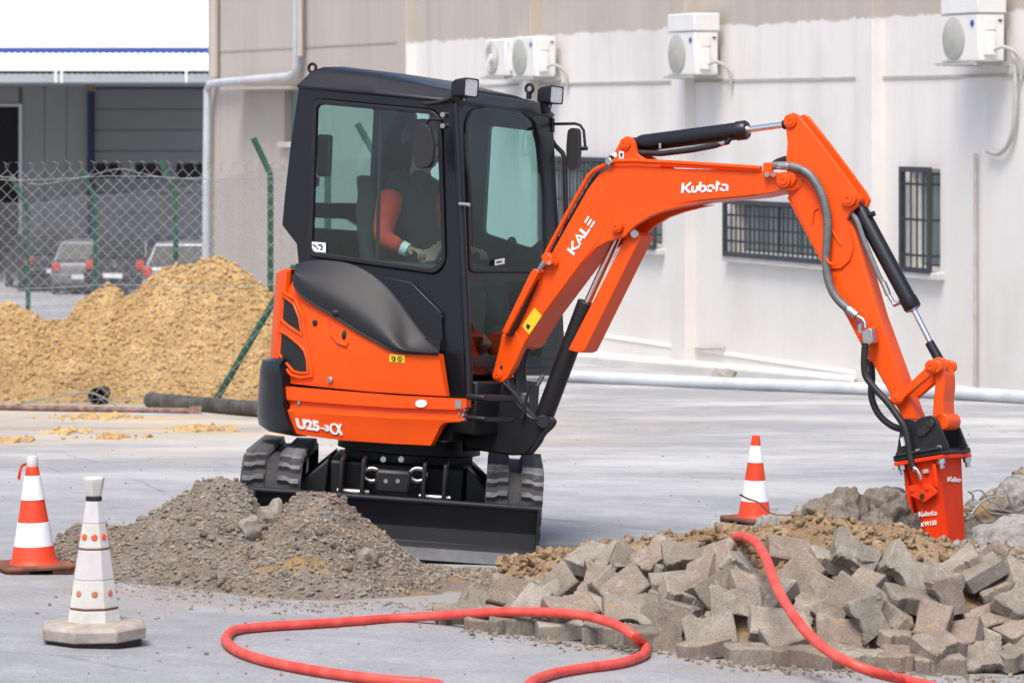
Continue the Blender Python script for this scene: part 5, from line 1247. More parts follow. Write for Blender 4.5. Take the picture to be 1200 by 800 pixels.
ext(tl, D1 - .0, D2 + .005, 'tipping_link', 'orange', EX, .012, .015)
for l in (D1 + .03, D2 - .05): MB().cyl(onL(1099, 429, l), onL(1099, 429, l) + Lv * .05, .046, 20).build('link_eye', 'orange', EX, .006)
MB().cyl(onL(1103, 494, D1), onL(1103, 494, D1) + Lv * .16, .044, 22).build('link_eye', 'orange', EX, .006)
# ---- hammer
K1, K2 = -.255, -.02
hk = [(1050, 533), (1054, 506), (1058, 491), (1065, 490), (1072, 493), (1080, 488.5), (1090, 486.5), (1096, 489), (1103, 503), (1111, 523), (1110, 527)]
hb = ext(hk, K1, K1 + .022, 'hammer_bracket', 'dark', EX, .004)
ext(hk, K2 + .008, K2 + .03, 'hammer_bracket', 'dark', EX, .004, base=K1)
ext([(1076, 506), (1086, 493), (1091, 491), (1095, 495), (1093, 500), (1083, 510.5), (1078, 511)], K1 - .012, K1 + .002, 'pin_lock', 'plastic', hb, .004)
for px, py in ((1079, 506), (1089, 496)): MB().cyl(onL(px, py, K1 - .016), onL(px, py, K1), .018, 14).build('pin', 'black', hb)
lab = ext([(1054.5, 511.5), (1060, 509), (1064.5, 520), (1056.5, 523)], K1 - .003, K1 + .001, 'label', 'conewhite', hb, 0)
ext([(1054.5, 511), (1060, 508.5), (1060.5, 510.5), (1055, 512.8)], K1 - .0045, K1 - .002, 'print', 'bluepaint', lab, 0)
# flange and housing built on the hammer's own tilt
a0, a1 = onL(1047, 541, K1 - .03), onL(1103, 532, K1 - .03); ex_ = (a1 - a0); ux_ = ex_.normalized(); dn = (Lv.cross(ux_)).normalized()
if dn.dot(Uv) > 0: dn = -dn
wl_ = (K2 - K1) + .165
fl = MB().prism([a0, a1, a1 + Lv * wl_, a0 + Lv * wl_], -dn * .03).build('flange', 'dark', EX, .006)
flo = MB().prism([a0 + dn * .002, a1 + dn * .002, a1 + Lv * wl_ + dn * .002, a0 + Lv * wl_ + dn * .002], dn * .02).build('hammer_flange', 'breaker', EX, .004)
MB().tube([a0 + dn * -.03 + ux_ * .02 + Lv * .0, a1 - dn * .03], .01, 8).build('flange_edge', 'dark', fl)
for p, k in ((a0, .12), (a1, .9), (a0, 2)):
    pass
def fpt(s, t): return a0 + ex_ * s + Lv * wl_ * t
for s, t in ((.12, .06), (.93, .07), (.93, .93), (.12, .93), (.5, .04)):
    c_ = fpt(s, t)
    if (s, t) != (.5, .04): MB().cyl(c_ + dn * .018, c_ + dn * .045, .021, 6).cyl(c_ + dn * .045, c_ + dn * .07, .013, 10).build('flange_bolt', 'steel', EX)
    MB().cyl(c_ - dn * .03, c_ - dn * .045, .02, 6).build('flange_bolt', 'dark' if s < .5 else 'steel', EX)
t_ = [onL(1060, 548, K1), onL(1098, 541, K1)]; bot_ = [onL(1085, 652, K1 + .045), onL(1113, 658, K1 + .045)]
def hring(k, ins=.028):
    p, q_ = t_[0].lerp(bot_[0], k), t_[1].lerp(bot_[1], k); wd = (K2 - K1) + .12 - .115 * k
    c4 = [p, q_, q_ + Lv * wd, p + Lv * wd]; return rnd(c4, ins, 1)
hm = MB().grid([hring(-.05), hring(0), hring(.5), hring(1)], True); n = 8; hm.f += [tuple(range(n)), tuple(range(3 * n, 4 * n))]
hm = hm.build('hammer_housing', 'breaker', EX, .006)
wd_ = onL
ext([(1064, 569), (1088, 566), (1097, 574), (1098, 578), (1083, 589), (1066, 581)], K1 - .02, K1 + .01, 'side_boss', 'breaker', hm, .006)
for px, py in ((1069.5, 572.5), (1087, 570.5), (1080.5, 581)): MB().cyl(onL(px, py, K1 - .026), onL(px, py, K1), .014, 12).build('bolt_hole', 'breaker' if px != 1080.5 else 'black', hm)
ext([(1058, 545), (1062, 545), (1066, 575), (1070, 600), (1066, 602), (1061, 580)], K1 + .03, K1 + .2, 'rear_rib', 'breaker', hm, .006)
ext([(1092, 543), (1096, 543), (1099, 572), (1094, 568)], K1 - .016, K1 + .0, 'side_rib', 'breaker', hm, .004)
MB().tube([onL(px, py, K1 - .04) for px, py in ((1071, 549), (1075, 550.5), (1078, 556), (1079.5, 562))], [.018, .011, .010, .008], 10).build('hose_fitting', 'steel', hm)
ext([(1081, 550), (1087, 549), (1088, 553.5), (1082, 554.5)], K1 - .012, K1 + .0, 'name_plate', 'dkline', hm, 0)
def onH(px, py): # near face of the housing (tapers inward)
    nrm_ = (t_[1] - t_[0]).cross(bot_[0] - t_[0]).normalized(); return hit(px, py, t_[0], nrm_)
strokes(list('Kubota'), onH(1077, 605), onH(1098, 603), onH(1077, 599.3), .2, 'lettering', hm, th=.006)
strokes(['k'], onH(1080, 616.5), onH(1083, 616.2), onH(1080, 612), .22, 'lettering', hm, th=.006)
text('W155', onH(1083.5, 616.2), onH(1098, 614.3), onH(1083.5, 610.8), 'lettering', hm, bold=.03, th=.006)
hr0 = hring(0); hr1 = hring(1)
fnn = (hr0[4] - hr0[3]).cross(hr1[3] - hr0[3]).normalized()
onHF = lambda px, py: hit(px, py, hr0[3], fnn)
strokes(list('Kubo'), onHF(1110, 564), onHF(1125, 564.5), onHF(1110, 558.5), .22, 'lettering', hm, th=.006)

# ---- undercarriage
def belt_path(r, b0, b1, uc, n=10):
    """closed stadium path in (b,u)"""
    P = [(b0 + (b1 - b0) * i / 14, uc + r) for i in range(14)]
    P += [(b1 + r * math.sin(math.pi * i / n), uc + r * math.cos(math.pi * i / n)) for i in range(n)]
    P += [(b1 + (b0 - b1) * i / 14, uc - r) for i in range(14)]
    P += [(b0 - r * math.sin(math.pi * i / n), uc - r * math.cos(math.pi * i / n)) for i in range(n)]
    return P
def lug_mesh(s):
    mb = MB()
    if True:
        po = [(.155, -.024), (.11, -.024), (.085, -.004), (.034, -.004), (.034, .034), (.075, .034), (.10, .014), (.155, .014)]
        if s < 0: po = [(-a, b) for a, b in po]
        base = [V((a, b, -.004)) for a, b in po]; cx_ = sum(p.x for p in base) / 8; cy_ = sum(p.y for p in base) / 8
        topv = [V((cx_ + (p.x - cx_) * .93, cy_ + (p.y - cy_) * .72, .026)) for p in base]
        mb.add(base + topv, [tuple(range(8)), tuple(range(8, 16))] + [(i, (i + 1) % 8, 8 + (i + 1) % 8, 8 + i) for i in range(8)])
    return mb
LUG = {}
for a0_, a1_ in ((-.868, -.545), (.445, .752)):
    ac0 = (a0_ + a1_) / 2; hw = (a1_ - a0_) / 2; r = .205; uc = .228
    path = belt_path(r, -.70, .70, uc)
    outp = [U.w(a0_, b, u) for b, u in path]
    ip = belt_path(r - .03, -.70, .70, uc)
    rows = [[U.w(ac0 + s * hw, b, u) for b, u in pth_] for s, pth_ in ((-1, ip), (-1, path), (-.2, path), (-.19, belt_path(r - .012, -.70, .70, uc)), (.19, belt_path(r - .012, -.70, .70, uc)), (.2, path), (1, path), (1, ip))]
    tr = MB().grid(rows, True).build('track', 'rubber', EX, ang=50)
    # lugs spaced along the path
    seg = [(V(path[i]), V(path[(i + 1) % len(path)])) for i in range(len(path))]; tot = sum((b - a).length for a, b in seg); n = 52; k = 0; acc = 0; i = 0
    d = 0
    for k in range(n):
        want = tot * k / n
        while acc + (seg[i][1] - seg[i][0]).length < want: acc += (seg[i][1] - seg[i][0]).length; i += 1
        f = (want - acc) / (seg[i][1] - seg[i][0]).length; p = seg[i][0].lerp(seg[i][1], f); dr = (seg[i][1] - seg[i][0]).normalized()
        if p.y < .12 and abs(p.x) < .7: continue
        ey_ = (U.y * dr.x + U.z * dr.y).normalized(); ez_ = (U.y * -dr.y + U.z * dr.x).normalized(); ex2 = ey_.cross(ez_)
        fr = Frame(U.w(ac0, p.x, p.y), ex2, ey_, ez_)
        for sd_ in (-1, 1):
            if sd_ not in LUG: o = lug_mesh(sd_).build('lug', 'lug', None); LUG[sd_] = o.data
            else: o = bpy.data.objects.new('lug', LUG[sd_]); COL.objects.link(o)
            o.parent = tr; o.matrix_local = WM[tr].inverted() @ fr.mat(); WM[o] = fr.mat()
    # wheels and frame inside
    for b in (-.7, .7): MB().cyl(U.w(a0_ + .05, b, uc), U.w(a1_ - .05, b, uc), r - .035, 28).build('track_wheel', 'dark', tr)
    for b in (-.38, -.13, .13, .38): MB().cyl(U.w(a0_ + .06, b, .13), U.w(a1_ - .06, b, .13), .08, 20).build('track_roller', 'dark', tr)
    MB().fbox(U, a0_ + .07, a1_ - .07, -.62, .62, .18, .36).build('track_frame', 'dark', tr, .02)
MB().fbox(U, -.42, .33, -.45, .5, .20, .42).build('car_body', 'dark', EX, .02)
for s0, s1 in ((-.42, -.62), (.33, .55)): 
    for bb in (-.5, .22): MB().prism([U.w(s0, bb, .43), U.w(s1, bb, .24), U.w(s1, bb, .14), U.w(s0, bb, .20)], U.y * .28).build('leg', 'dark', EX, .012)
# blade arms, tow hooks
bx_ = lambda px, py, b: U.loc(onB(px, py, b))
for px in (403, 428, 499, 523):
    p = bx_(px, 545, -.62); MB().fbox(U, p.x - .012, p.x + .012, -.9, -.4, .12, .46).build('blade_arm_plate', 'dark', EX, .01)
for px in (415, 511):
    p = bx_(px, 560, -.7); MB().fbox(U, p.x - .04, p.x + .04, -1.09, -.5, .14, .26).build('blade_arm', 'dark', EX, .015)
    MB().cyl(U.w(p.x - .085, -.72, .27), U.w(p.x + .085, -.72, .27), .018, 12).build('pivot_pin', 'steel', EX)
pa, pb2 = bx_(438, 577, -.86), bx_(481, 579, -.86)
MB().fbox(U, pa.x, pb2.x, -.9, -.86, pa.z, pa.z + .13).build('cover_plate', 'dark', EX, .02)
for px in (452, 466): c_ = onB(px, 563.5, -.905); MB().cyl(c_, c_ + U.y * .02, .012, 8).build('bolt', 'steel', EX)
for px in (449, 470): c_ = onB(px, 538, -.8); MB().cyl(c_, c_ + U.y * .03, .016, 8).build('bolt', 'steel', EX)
for px in (436, 490):
    c_ = U.loc(onB(px, 556, -.82)); s = -1 if px < 460 else 1
    MB().tube([U.w(c_.x + (.045 * math.cos(t)) , -.82, c_.z + .034 * math.sin(t)) for t in [2 * math.pi * i / 20 for i in range(20)]], .011, 10, closed=True).build('tow_ring', 'steel', EX)
# blade
h0 = .30; bl = -1.2
p0, p1 = U.loc(onB(297, 580, bl)).x, U.loc(onB(631.5, 620, bl)).x
prof_ = [(0, h0), (.012, h0 - .03), (.045, h0 - .09), (.055, .16), (.04, .085), (-.0, .055), (-.045, 0), (-.02, -.012), (.04, .03), (.085, .09), (.095, .2), (.06, h0 - .03), (.03, h0)]
zt = U.loc(onB(464, 584.5, bl)).z
dz = zt - h0
bld = MB().prism([U.w(p0, bl + b, u + dz) for b, u in prof_], U.x * (p1 - p0)).build('dozer_blade', 'blade', EX, .004, ang=22)
MB().tube([U.w(p0, bl + .012, h0 + dz - .004), U.w(p1, bl + .012, h0 + dz - .004)], .017, 12).build('blade_top_rail', 'blade', bld)
for p in (p0 - .004, p1 - .014): MB().prism([U.w(p, bl + b, u + dz) for b, u in ((-.03, .02), (-.012, h0), (.1, h0), (.1, .03), (.03, -.01))], U.x * .018).build('end_plate', 'blade', bld, .004)
MB().prism([U.w(p0 + .02, bl + b, u + dz) for b, u in ((-.004, .056), (-.049, -.004), (-.053, -.002), (-.008, .059))], U.x * (p1 - p0 - .06)).build('cutting_edge', 'edge', bld, .002)
# ================================================================== the operator
def skin_obj(name, pts, edges, mat, parent, sub=2, root=0):
    """pts: list of (vector, radius); grown with a Skin modifier and frozen to a mesh"""
    me = bpy.data.meshes.new(name); me.from_pydata([tuple(p) for p, r in pts], edges, [])
    o = bpy.data.objects.new(name, me); COL.objects.link(o)
    o.modifiers.new('s', 'SKIN'); sv = me.skin_vertices[0].data
    for i, (p, r) in enumerate(pts):
        sv[i].radius = (r, r) if not isinstance(r, tuple) else r; sv[i].use_root = i == root
    if sub: m = o.modifiers.new('d', 'SUBSURF'); m.levels = m.render_levels = sub
    dg = bpy.context.evaluated_depsgraph_get(); dg.update()
    m2 = bpy.data.meshes.new_from_object(o.evaluated_get(dg)); bpy.data.objects.remove(o)
    vs = [v.co.copy() for v in m2.vertices]; fs = [tuple(p.vertices) for p in m2.polygons]; bpy.data.meshes.remove(m2)
    return MB().add(vs, fs).build(name, mat, parent, ang=80)
PR = empty('person', 0, Frame(M.w(-.02, .1, 1.37), M.x, M.y, M.z).mat())
tag(PR, 'excavator operator with orange sleeves and dark vest seated in the cab, facing right', 'person')
m_ = lambda f, l, u: M.w(f, l, u)
hd = M.loc(onL(502, 172, .08)); hf, hl, hu = hd
shn = M.loc(onL(457, 236, -.11)); eln = M.loc(onL(447, 279, -.19)); wrn = M.loc(onL(473, 291, -.16)); hnn = M.loc(onL(481, 294, -.15))
nk = (hf - .05, hl, hu - .17); ch = (hf - .11, hl, hu - .30)
shf = (shn[0] + .02, .30, shn[2] + .01); elf = (eln[0] + .06, .37, eln[2]); wrf = (wrn[0] + .06, .38, wrn[2] + .02); hnf = (hnn[0] + .08, .40, hnn[2] + .02)
hip = (-.06, .1, 1.44)
def arm_pts(base, sh, el, wr, ha, s):
    P = [(m_(*sh), .052), (m_(*el), .042), (m_(*wr), .028), (m_(*ha), (.03, .017))]; E = [(base, 0), (0, 1), (1, 2), (2, 3)]
    F_ = []
    for k in range(4):
        l = -.028 + .018 * k; d = .075 - .012 * abs(k - 1.4)
        F_.append([V(m_(ha[0] + .045, ha[1] + l * s, ha[2] + .008)), V(m_(ha[0] + .045 + d * .55, ha[1] + l * s, ha[2] - .012)), V(m_(ha[0] + .04 + d * .6, ha[1] + l * s, ha[2] - .045))])
    th_ = [V(m_(ha[0] + .01, ha[1] + .035 * s, ha[2])), V(m_(ha[0] + .045, ha[1] + .05 * s, ha[2] - .02))]
    return P, F_, th_
pts = [(m_(*hip), (.14, .11)), (m_(hip[0] + .02, .1, 1.62), (.13, .10)), (m_(*ch), (.115, .09)), (m_(*nk), .052), (m_(hf - .035, hl, hu - .095), .056), (m_(hf - .006, hl, hu - .03), (.092, .108)), (m_(hf - .015, hl, hu + .05), (.088, .105)), (m_(hf - .02, hl, hu + .105), (.05, .06))]
ed = [(0, 1), (1, 2), (2, 3), (3, 4), (4, 5), (5, 6), (6, 7)]
pts += [(m_(hf + .055, hl, hu - .075), .034), (m_(hf + .115, hl, hu - .025), .014)]; ed += [(4, 8), (5, 9)]
for s, (sh, el, wr, ha) in ((-1, (shn, eln, wrn, hnn)), (1, (shf, elf, wrf, hnf))):
    b = len(pts); P, F_, th_ = arm_pts(2, sh, el, wr, ha, s); pts += P; ed += [(2, b), (b, b + 1), (b + 1, b + 2), (b + 2, b + 3)]
    for fng in F_:
        c = len(pts); pts += [(q, .0095) for q in fng]; ed += [(b + 3, c), (c, c + 1), (c + 1, c + 2)]
    c = len(pts); pts += [(q, .011) for q in th_]; ed += [(b + 3, c), (c, c + 1)]
    k = len(pts); pts += [(m_(.33, .1 + s * .13, 1.46), .055), (m_(.40, .1 + s * .14, 1.14), .042), (m_(.5, .1 + s * .14, 1.08), .035)]; ed += [(0, k), (k, k + 1), (k + 1, k + 2)]
skin_obj('body', pts, ed, 'skin', PR)
skin_obj('vest', [(m_(hip[0], .1, 1.42), (.155, .13)), (m_(hip[0] + .02, .1, 1.62), (.15, .12)), (m_(ch[0], ch[1], ch[2] + .02), (.175, .13)), (m_(ch[0] + .03, ch[1], ch[2] + .10), (.13, .125)), (m_(*[nk[0], nk[1], nk[2] - .015]), .072), (m_(shn[0], shn[1] + .02, shn[2] + .03), .085), (m_(shf[0], shf[1] - .02, shf[2] + .03), .085)], [(0, 1), (1, 2), (2, 3), (3, 4), (2, 5), (2, 6)], 'vest', PR)
for sh, el, wr in ((shn, eln, wrn), (shf, elf, wrf)):
    mid = tuple(sh[i] * .5 + el[i] * .5 for i in range(3)); m2 = tuple(el[i] * .5 + wr[i] * .5 for i in range(3))
    skin_obj('sleeve', [(m_(sh[0] - .01, sh[1] * .8 + .02, sh[2] + .035), .085), (m_(*sh), .085), (m_(*mid), .072), (m_(*el), .066), (m_(*m2), .054), (m_(*wr), .042)], [(0, 1), (1, 2), (2, 3), (3, 4), (4, 5)], 'jacket', PR)
    d = (m_(*wr) - m_(*m2)).normalized(); MB().tube([m_(*wr) - d * .01, m_(*wr) + d * .03], [.043, .04], 14).build('cuff', 'white', PR)
for s in (-1, 1): skin_obj('trouser_leg', [(m_(-.04, .1 + s * .08, 1.44), .115), (m_(.33, .1 + s * .13, 1.46), .095), (m_(.39, .1 + s * .14, 1.16), .075)], [(0, 1), (1, 2)], 'trousers', PR)
q = MB(); cc = m_(hf - .03, hl, hu + .045)
rows = []
for i in range(9):
    rw_ = []
    for a in [2 * math.pi * k / 24 for k in range(24)]:
        front_ = (1 + math.cos(a)) / 2; t = (math.pi * .64 * (1 - front_ ** 1.5) + math.pi * .30 * front_ ** 1.5) * i / 8
        rw_.append(cc + Fv * (-.012 + .122 * math.sin(t) * math.cos(a)) + Lv * .108 * math.sin(t) * math.sin(a) + Uv * .112 * math.cos(t))
    rows.append(rw_)
q.grid(rows, True).build('hair', 'hair', PR, ang=80)
MB().ico(m_(ch[0] + .075, ch[1], ch[2] + .07), .1, 2, (.75, 1.3, 1.1)).build('vest_front', 'vest', PR)
nkb = m_(nk[0] - .005, nk[1], nk[2] - .02)
MB().tube([nkb + (Fv * math.cos(t) + Lv * math.sin(t)) * .066 + Uv * (-.012 * math.cos(t)) for t in [2 * math.pi * k / 20 for k in range(20)]], .026, 10, closed=True).build('collar', 'vest', PR)
for l_ in (-.034, .034): MB().tube([m_(hf + .088, hl + l_ - .016, hu + .026), m_(hf + .094, hl + l_, hu + .031), m_(hf + .086, hl + l_ + .016, hu + .026)], .005, 6).build('eyebrow', 'hair', PR)
MB().tube([m_(hf + .072, hl - .024, hu - .068), m_(hf + .08, hl, hu - .066), m_(hf + .072, hl + .024, hu - .068)], .006, 6).build('mouth', 'taillight', PR)
for s in (-1, 1):
    q = MB(); q.ico(m_(hf - .02, hl + s * .098, hu - .005), .034, 2, (.7, .35, 1.1)); q.build('ear', 'skin', PR)
    MB().ico(m_(hf + .082, hl + s * .036, hu + .008), .012, 2).build('eye', 'hair', PR)
# ================================================================== cones
def cone_o(x, y, hgt, label, base=.36, tilt=0, ribbon_=False, yaw=0):
    r = empty('traffic_cone', 0, Matrix.Translation(gp(x, y)) @ Matrix.Rotation(tilt, 4, 'Y') @ Matrix.Rotation(yaw, 4, 'Z'))
    tag(r, label, 'traffic cone', 'traffic cones'); X = WM[r]
    def b(mb, n, m, bev=0, p=None): mb.v = [X @ q for q in mb.v]; return mb.build(n, m, p or r, bev)
    h0, rb, rt = .045, base * .30, base * .072; rad = lambda k: rb + (rt - rb) * k
    H = hgt - h0
    b(MB().lathe((0, 0, 0), [(rb * 1.18, h0 - .012), (rb * 1.06, h0 + .006), (rad(0), h0 + .02), (rad(.5), h0 + H * .5), (rad(1), h0 + H), (rt * .8, h0 + H + .003), (rt * .55, h0 + H - .012)], 40), 'body', 'conecol')
    for k0, k1 in ((.19, .45), (.67, .88)) if not ribbon_ else ((.165, .405), (.625, .865)):
        b(MB().lathe((0, 0, 0), [(rad(k0), h0 + H * k0), (rad(k0) + .0025, h0 + H * k0 + .002), (rad(k1) + .0025, h0 + H * k1 - .002), (rad(k1), h0 + H * k1)], 40), 'reflective_band', 'conewhite')
    s = base / 2
    pl_ = MB().prism(rnd([V((-s, -s, .022)), V((s, -s, .022)), V((s, s, .022)), V((-s, s, .022))], .05), V((0, 0, .020))); b(pl_, 'base', 'conebase', .006)
    f = MB()
    for i in (-1, 1):
        for j in (-1, 1): f.fbox(Frame(V((i * s * .62, j * s * .62, .011)), V((1, 0, 0)), V((0, 1, 0)), V((0, 0, 1))), -s * .3, s * .3, -s * .3, s * .3, -.0115, .011)
    f.f = f.f; b(f, 'foot', 'conebase')
    return r, b, h0 + H, rt
p = ong(40, 669); r, b, ht, rt = cone_o(p.x, p.y, .535, 'orange and white cone with a wrapped tip and dirty dark base at the left edge', .36, R(-1), True, R(20))
b(MB().lathe((0, 0, ht - .035), [(rt * 1.02, 0), (rt * 1.15, .01), (rt * 1.1, .05), (rt * .9, .062), (rt * .3, .066)], 20), 'tape_wrap', 'conedirty')
q = MB(); cv = curve([V((-.03, -.01, ht - .01)), V((-.055, -.01, ht - .02)), V((-.068, -.012, ht - .05)), V((-.078, -.01, ht - .085))], 12)
q.grid([[c + V((0, 0, .008 + .004 * i / 11)) for i, c in enumerate(cv)], [c + V((.016 * i / 11, .004, -.004)) for i, c in enumerate(cv)], [c + V((.016 * i / 11, .006, -.004)) for i, c in enumerate(cv)], [c + V((0, .002, .008 + .004 * i / 11)) for i, c in enumerate(cv)]], False)
b(q, 'tape_tail', 'conecol')
p = ong(884, 613); r, b, ht, rt = cone_o(p.x, p.y, .545, 'orange and white cone standing behind the rubble heap, left of the hammer', .33, R(1.0), False, R(35))
b(MB().lathe((0, 0, ht - .03), [(rt * 1.04, 0), (rt * 1.1, .006), (rt * 1.05, .016)], 20), 'tape_wrap', 'conedirty')
# white hexagonal cone with a lamp cap
p = ong(110, 753); WC = empty('traffic_cone', 0, Matrix.Translation(p) @ Matrix.Rotation(R(9), 4, 'Z')); tag(WC, 'dirty white faceted cone with red reflector dots and a lamp on top', 'traffic cone', 'traffic cones')
X = WM[WC]
def wb(mb, n, m, bev=0, p_=None): mb.v = [X @ q for q in mb.v]; return mb.build(n, m, p_ or WC, bev, ang=25)
n = 8; ph = R(22.5)
wb(MB().lathe((0, 0, 0), [(.205, .0), (.205, .025)], n, ph=ph), 'foot', 'black')
wb(MB().lathe((0, 0, 0), [(.222, .027), (.224, .07), (.215, .082), (.12, .095)], n, ph=ph), 'base', 'conefoot', .006)
rr = lambda z: .112 + (.030 - .112) * (z - .09) / .50
bands = [(.09, .142, 'conedirty'), (.150, .262, 'conedirty'), (.262, .382, 'conepink'), (.389, .488, 'conedirty'), (.488, .578, 'conepink')]
for z0, z1, m in bands: wb(MB().lathe((0, 0, 0), [(rr(z0), z0), (rr(z0) + .003, z0 + .003), (rr(z1) + .003, z1 - .002), (rr(z1), z1)], n, ph=ph), 'band', m, .002)
for z in (.146, .385): wb(MB().lathe((0, 0, 0), [(rr(z) - .002, z - .005), (rr(z) + .003, z), (rr(z) - .002, z + .005)], n, ph=ph), 'red_line', 'conebase')
wb(MB().lathe((0, 0, 0), [(rr(.58), .577), (rr(.58) + .004, .582), (rr(.58) + .003, .594)], n, ph=ph), 'collar', 'black')
lh = wb(MB().lathe((0, 0, 0), [(.029, .594), (.034, .60), (.040, .628), (.044, .652), (.046, .66), (.046, .672), (.02, .676)], 6, ph=.3), 'lamp_cap', 'conedirty', .004)
for z in (.21, .435):
    for k in range(n):
        a = ph + 2 * math.pi * (k + .5) / n; ap = (rr(z) + .003) * math.cos(math.pi / n); dr = V((math.cos(a), math.sin(a), 0)); nn = (dr + V((0, 0, .16))).normalized()
        wb(MB().lathe(dr * ap + V((0, 0, z)), [(.0135, -.002), (.0135, .002), (.010, .004)], 16, nn, V((0, 0, 1))), 'reflector', 'reflector' if z > .4 else 'reflector_dull')
# ================================================================== grey soil heap in front of the blade
GH = empty('soil_heap', gp(-1.35, 17.2)); tag(GH, 'grey brown soil heap in front of the dozer blade, beside the white cone', 'soil heap')
crs = [(22, 690), (46, 664), (60, 640), (76, 624), (96, 613), (128, 614), (150, 612), (182, 597), (212, 575), (238, 562), (262, 559), (284, 564), (296, 576), (310, 598), (322, 602), (338, 586), (352, 578), (375, 579), (398, 588), (418, 600), (440, 615), (462, 634), (478, 650), (496, 664), (530, 668), (570, 668), (600, 672), (640, 690)]
GF_ = {}
def gfoot(px):
    k = round(px)
    if k not in GF_: GF_[k] = min(17.0, ong(k, np.interp(k, [0, 60, 140, 250, 340, 420, 520, 600, 660], [664, 666, 682, 692, 704, 706, 700, 690, 684])).y)
    return GF_[k]
o, zg, bg_ = heap('soil', crs, 17.25, gfoot, 17.78, 'soil', .045, 420, 130, GH, .8, seed=11, frq=5.5)
P, Q = on_heap(zg, bg_, 12000, rmin=.003, rmax=.016, pw=4, minh=.01, front=17.5)
scatter('crumb', P[:5200], Q[:5200], 'clodgrey', GH, 1); scatter('pebble', P[5200:], Q[5200:], 'pebble', GH, 1)
P, Q = on_heap(zg, bg_, 90, rmin=.012, rmax=.036, pw=2, minh=.01, front=17.4); scatter('clod', P, Q, 'soil', GH, 2, rgh=.16)
def surf(px, py, zf, y0, y1):
    d = ray(px, py); lo, hi = y0, y1
    for i in range(200):
        y = y0 + (y1 - y0) * i / 200; q = CAMP + d * y
        if q.z <= zf(q.x, q.y): return q
    return CAMP + d * y1
for px, py, w_, h_, lab in ((292, 622, .06, .075, 'pale upright stone on the soil heap, left one of the pair'), (318, 612, .075, .10, 'pale tall stone on the soil heap, right one of the pair'), (430, 654, .06, .055, 'pale stone low on the right slope of the soil heap')):
    q_ = surf(px, py, zg, 15.5, 17.6); mb = MB(); mb.ico(q_ + V((0, .0, 0)), 1, 3, (w_, w_ * .9, h_), .45, px)
    for i, v in enumerate(mb.v): mb.v[i] = v + V((1, 1, 1)) * .006 * noise.noise(v * 40)
    tag(mb.build('stone', 'pebble', None, ang=30), lab, 'stone', 'stones on the soil heap')
P, Q = [], []
for _ in range(900):
    px = rng.uniform(130, 680); py = np.interp(px, [130, 250, 340, 520, 680], [684, 696, 708, 712, 702]) + abs(rng.normal()) * 8 - 5
    q_ = ong(px, py); P.append(q_ + V((0, 0, .002))); Q.append(.003 + .014 * rng.random() ** 4)
scatter('loose_gravel', P, Q, 'pebble', None, 1)
P, Q = [], []
for _ in range(1000):
    px, py = rng.uniform(0, 1200), 500 + 300 * rng.random() ** 1.3
    q_ = ong(px, py); P.append(q_ + V((0, 0, .001))); Q.append(.003 + .009 * rng.random() ** 4)
scatter('pebble_scatter', P, Q, 'clodgrey', None, 1)
tag(MB().tube(curve([surf(px, py, zg, 16, 17.5) + V((0, -.01, .012)) for px, py in ((366, 581), (378, 582), (390, 587), (400, 592))], 12), .005, 6).build('wire', 'rust'), 'short rusty wire on the crest of the soil heap by the blade', 'wire')
# ================================================================== rubble heap on the right
RB = empty('dirt_mound', gp(1.4, 15.2)); tag(RB, 'mound of brown dirt under the heap of paving blocks', 'dirt heap')
YC = 14.6
fb_ = ([500, 580, 650, 780, 850, 950, 1100, 1260], [736, 742, 752, 764, 778, 784, 792, 794])
YF_ = {}
def yfoot(px):
    k = round(px)
    if k not in YF_: YF_[k] = ong(k, np.interp(k, *fb_)).y
    return YF_[k]
crb = [(545, 770), (562, 735), (585, 686), (612, 660), (650, 648), (690, 640), (730, 636), (800, 630), (835, 624), (870, 622), (905, 618), (940, 614), (985, 612), (1030, 618), (1062, 626), (1090, 632), (1120, 640), (1150, 646), (1180, 650), (1215, 654), (1290, 658)]
o, zr, br_ = heap('dirt', crb, YC, lambda px: yfoot(px) + .26, 17.6, 'browndirt', .05, 330, 150, RB, .8, seed=21, frq=5, Ycf=lambda px: yfoot(px) + 1.0)
P, Q = [], []
while len(P) < 9000:
    X_, Y_ = rng.uniform(br_[0], br_[1]), rng.uniform(14.3, 15.6); z_ = zr(X_, Y_)
    r_ = .003 + .024 * rng.random() ** 5; P.append(V((X_, Y_, z_ + r_ * .3))); Q.append(r_)
scatter('dirt_crumb', P, Q, 'browndirt', RB, 1)
P, Q = [], []
for _ in range(900):
    px = rng.uniform(1120, 1215); py = rng.uniform(634, 690); q_ = surf(px, py, zr, 13, 16.5); r_ = .006 + .014 * rng.random() ** 2; P.append(q_ + V((0, 0, r_ * .4))); Q.append(r_)
scatter('gravel', P, Q, 'gravel', RB, 1)
for px, py, r_ in ((598, 662, .055), (625, 660, .05), (640, 656, .06), (612, 676, .035), (660, 652, .045), (690, 645, .05), (846, 627, .06), (862, 632, .05), (1058, 634, .05), (1010, 625, .045)):
    mb = MB(); q_ = surf(px, py, zr, 13, 16.4); mb.ico(q_, r_, 4, (1.1, 1, .85), .5, px)
    for i, v in enumerate(mb.v): mb.v[i] = v + (v - q_) * (.35 * noise.noise(v * 28) + .3 * noise.noise(v * 75) + .2 * noise.noise(v * 160))
    mb.build('dirt_clod', 'browndirt', RB, ang=50)
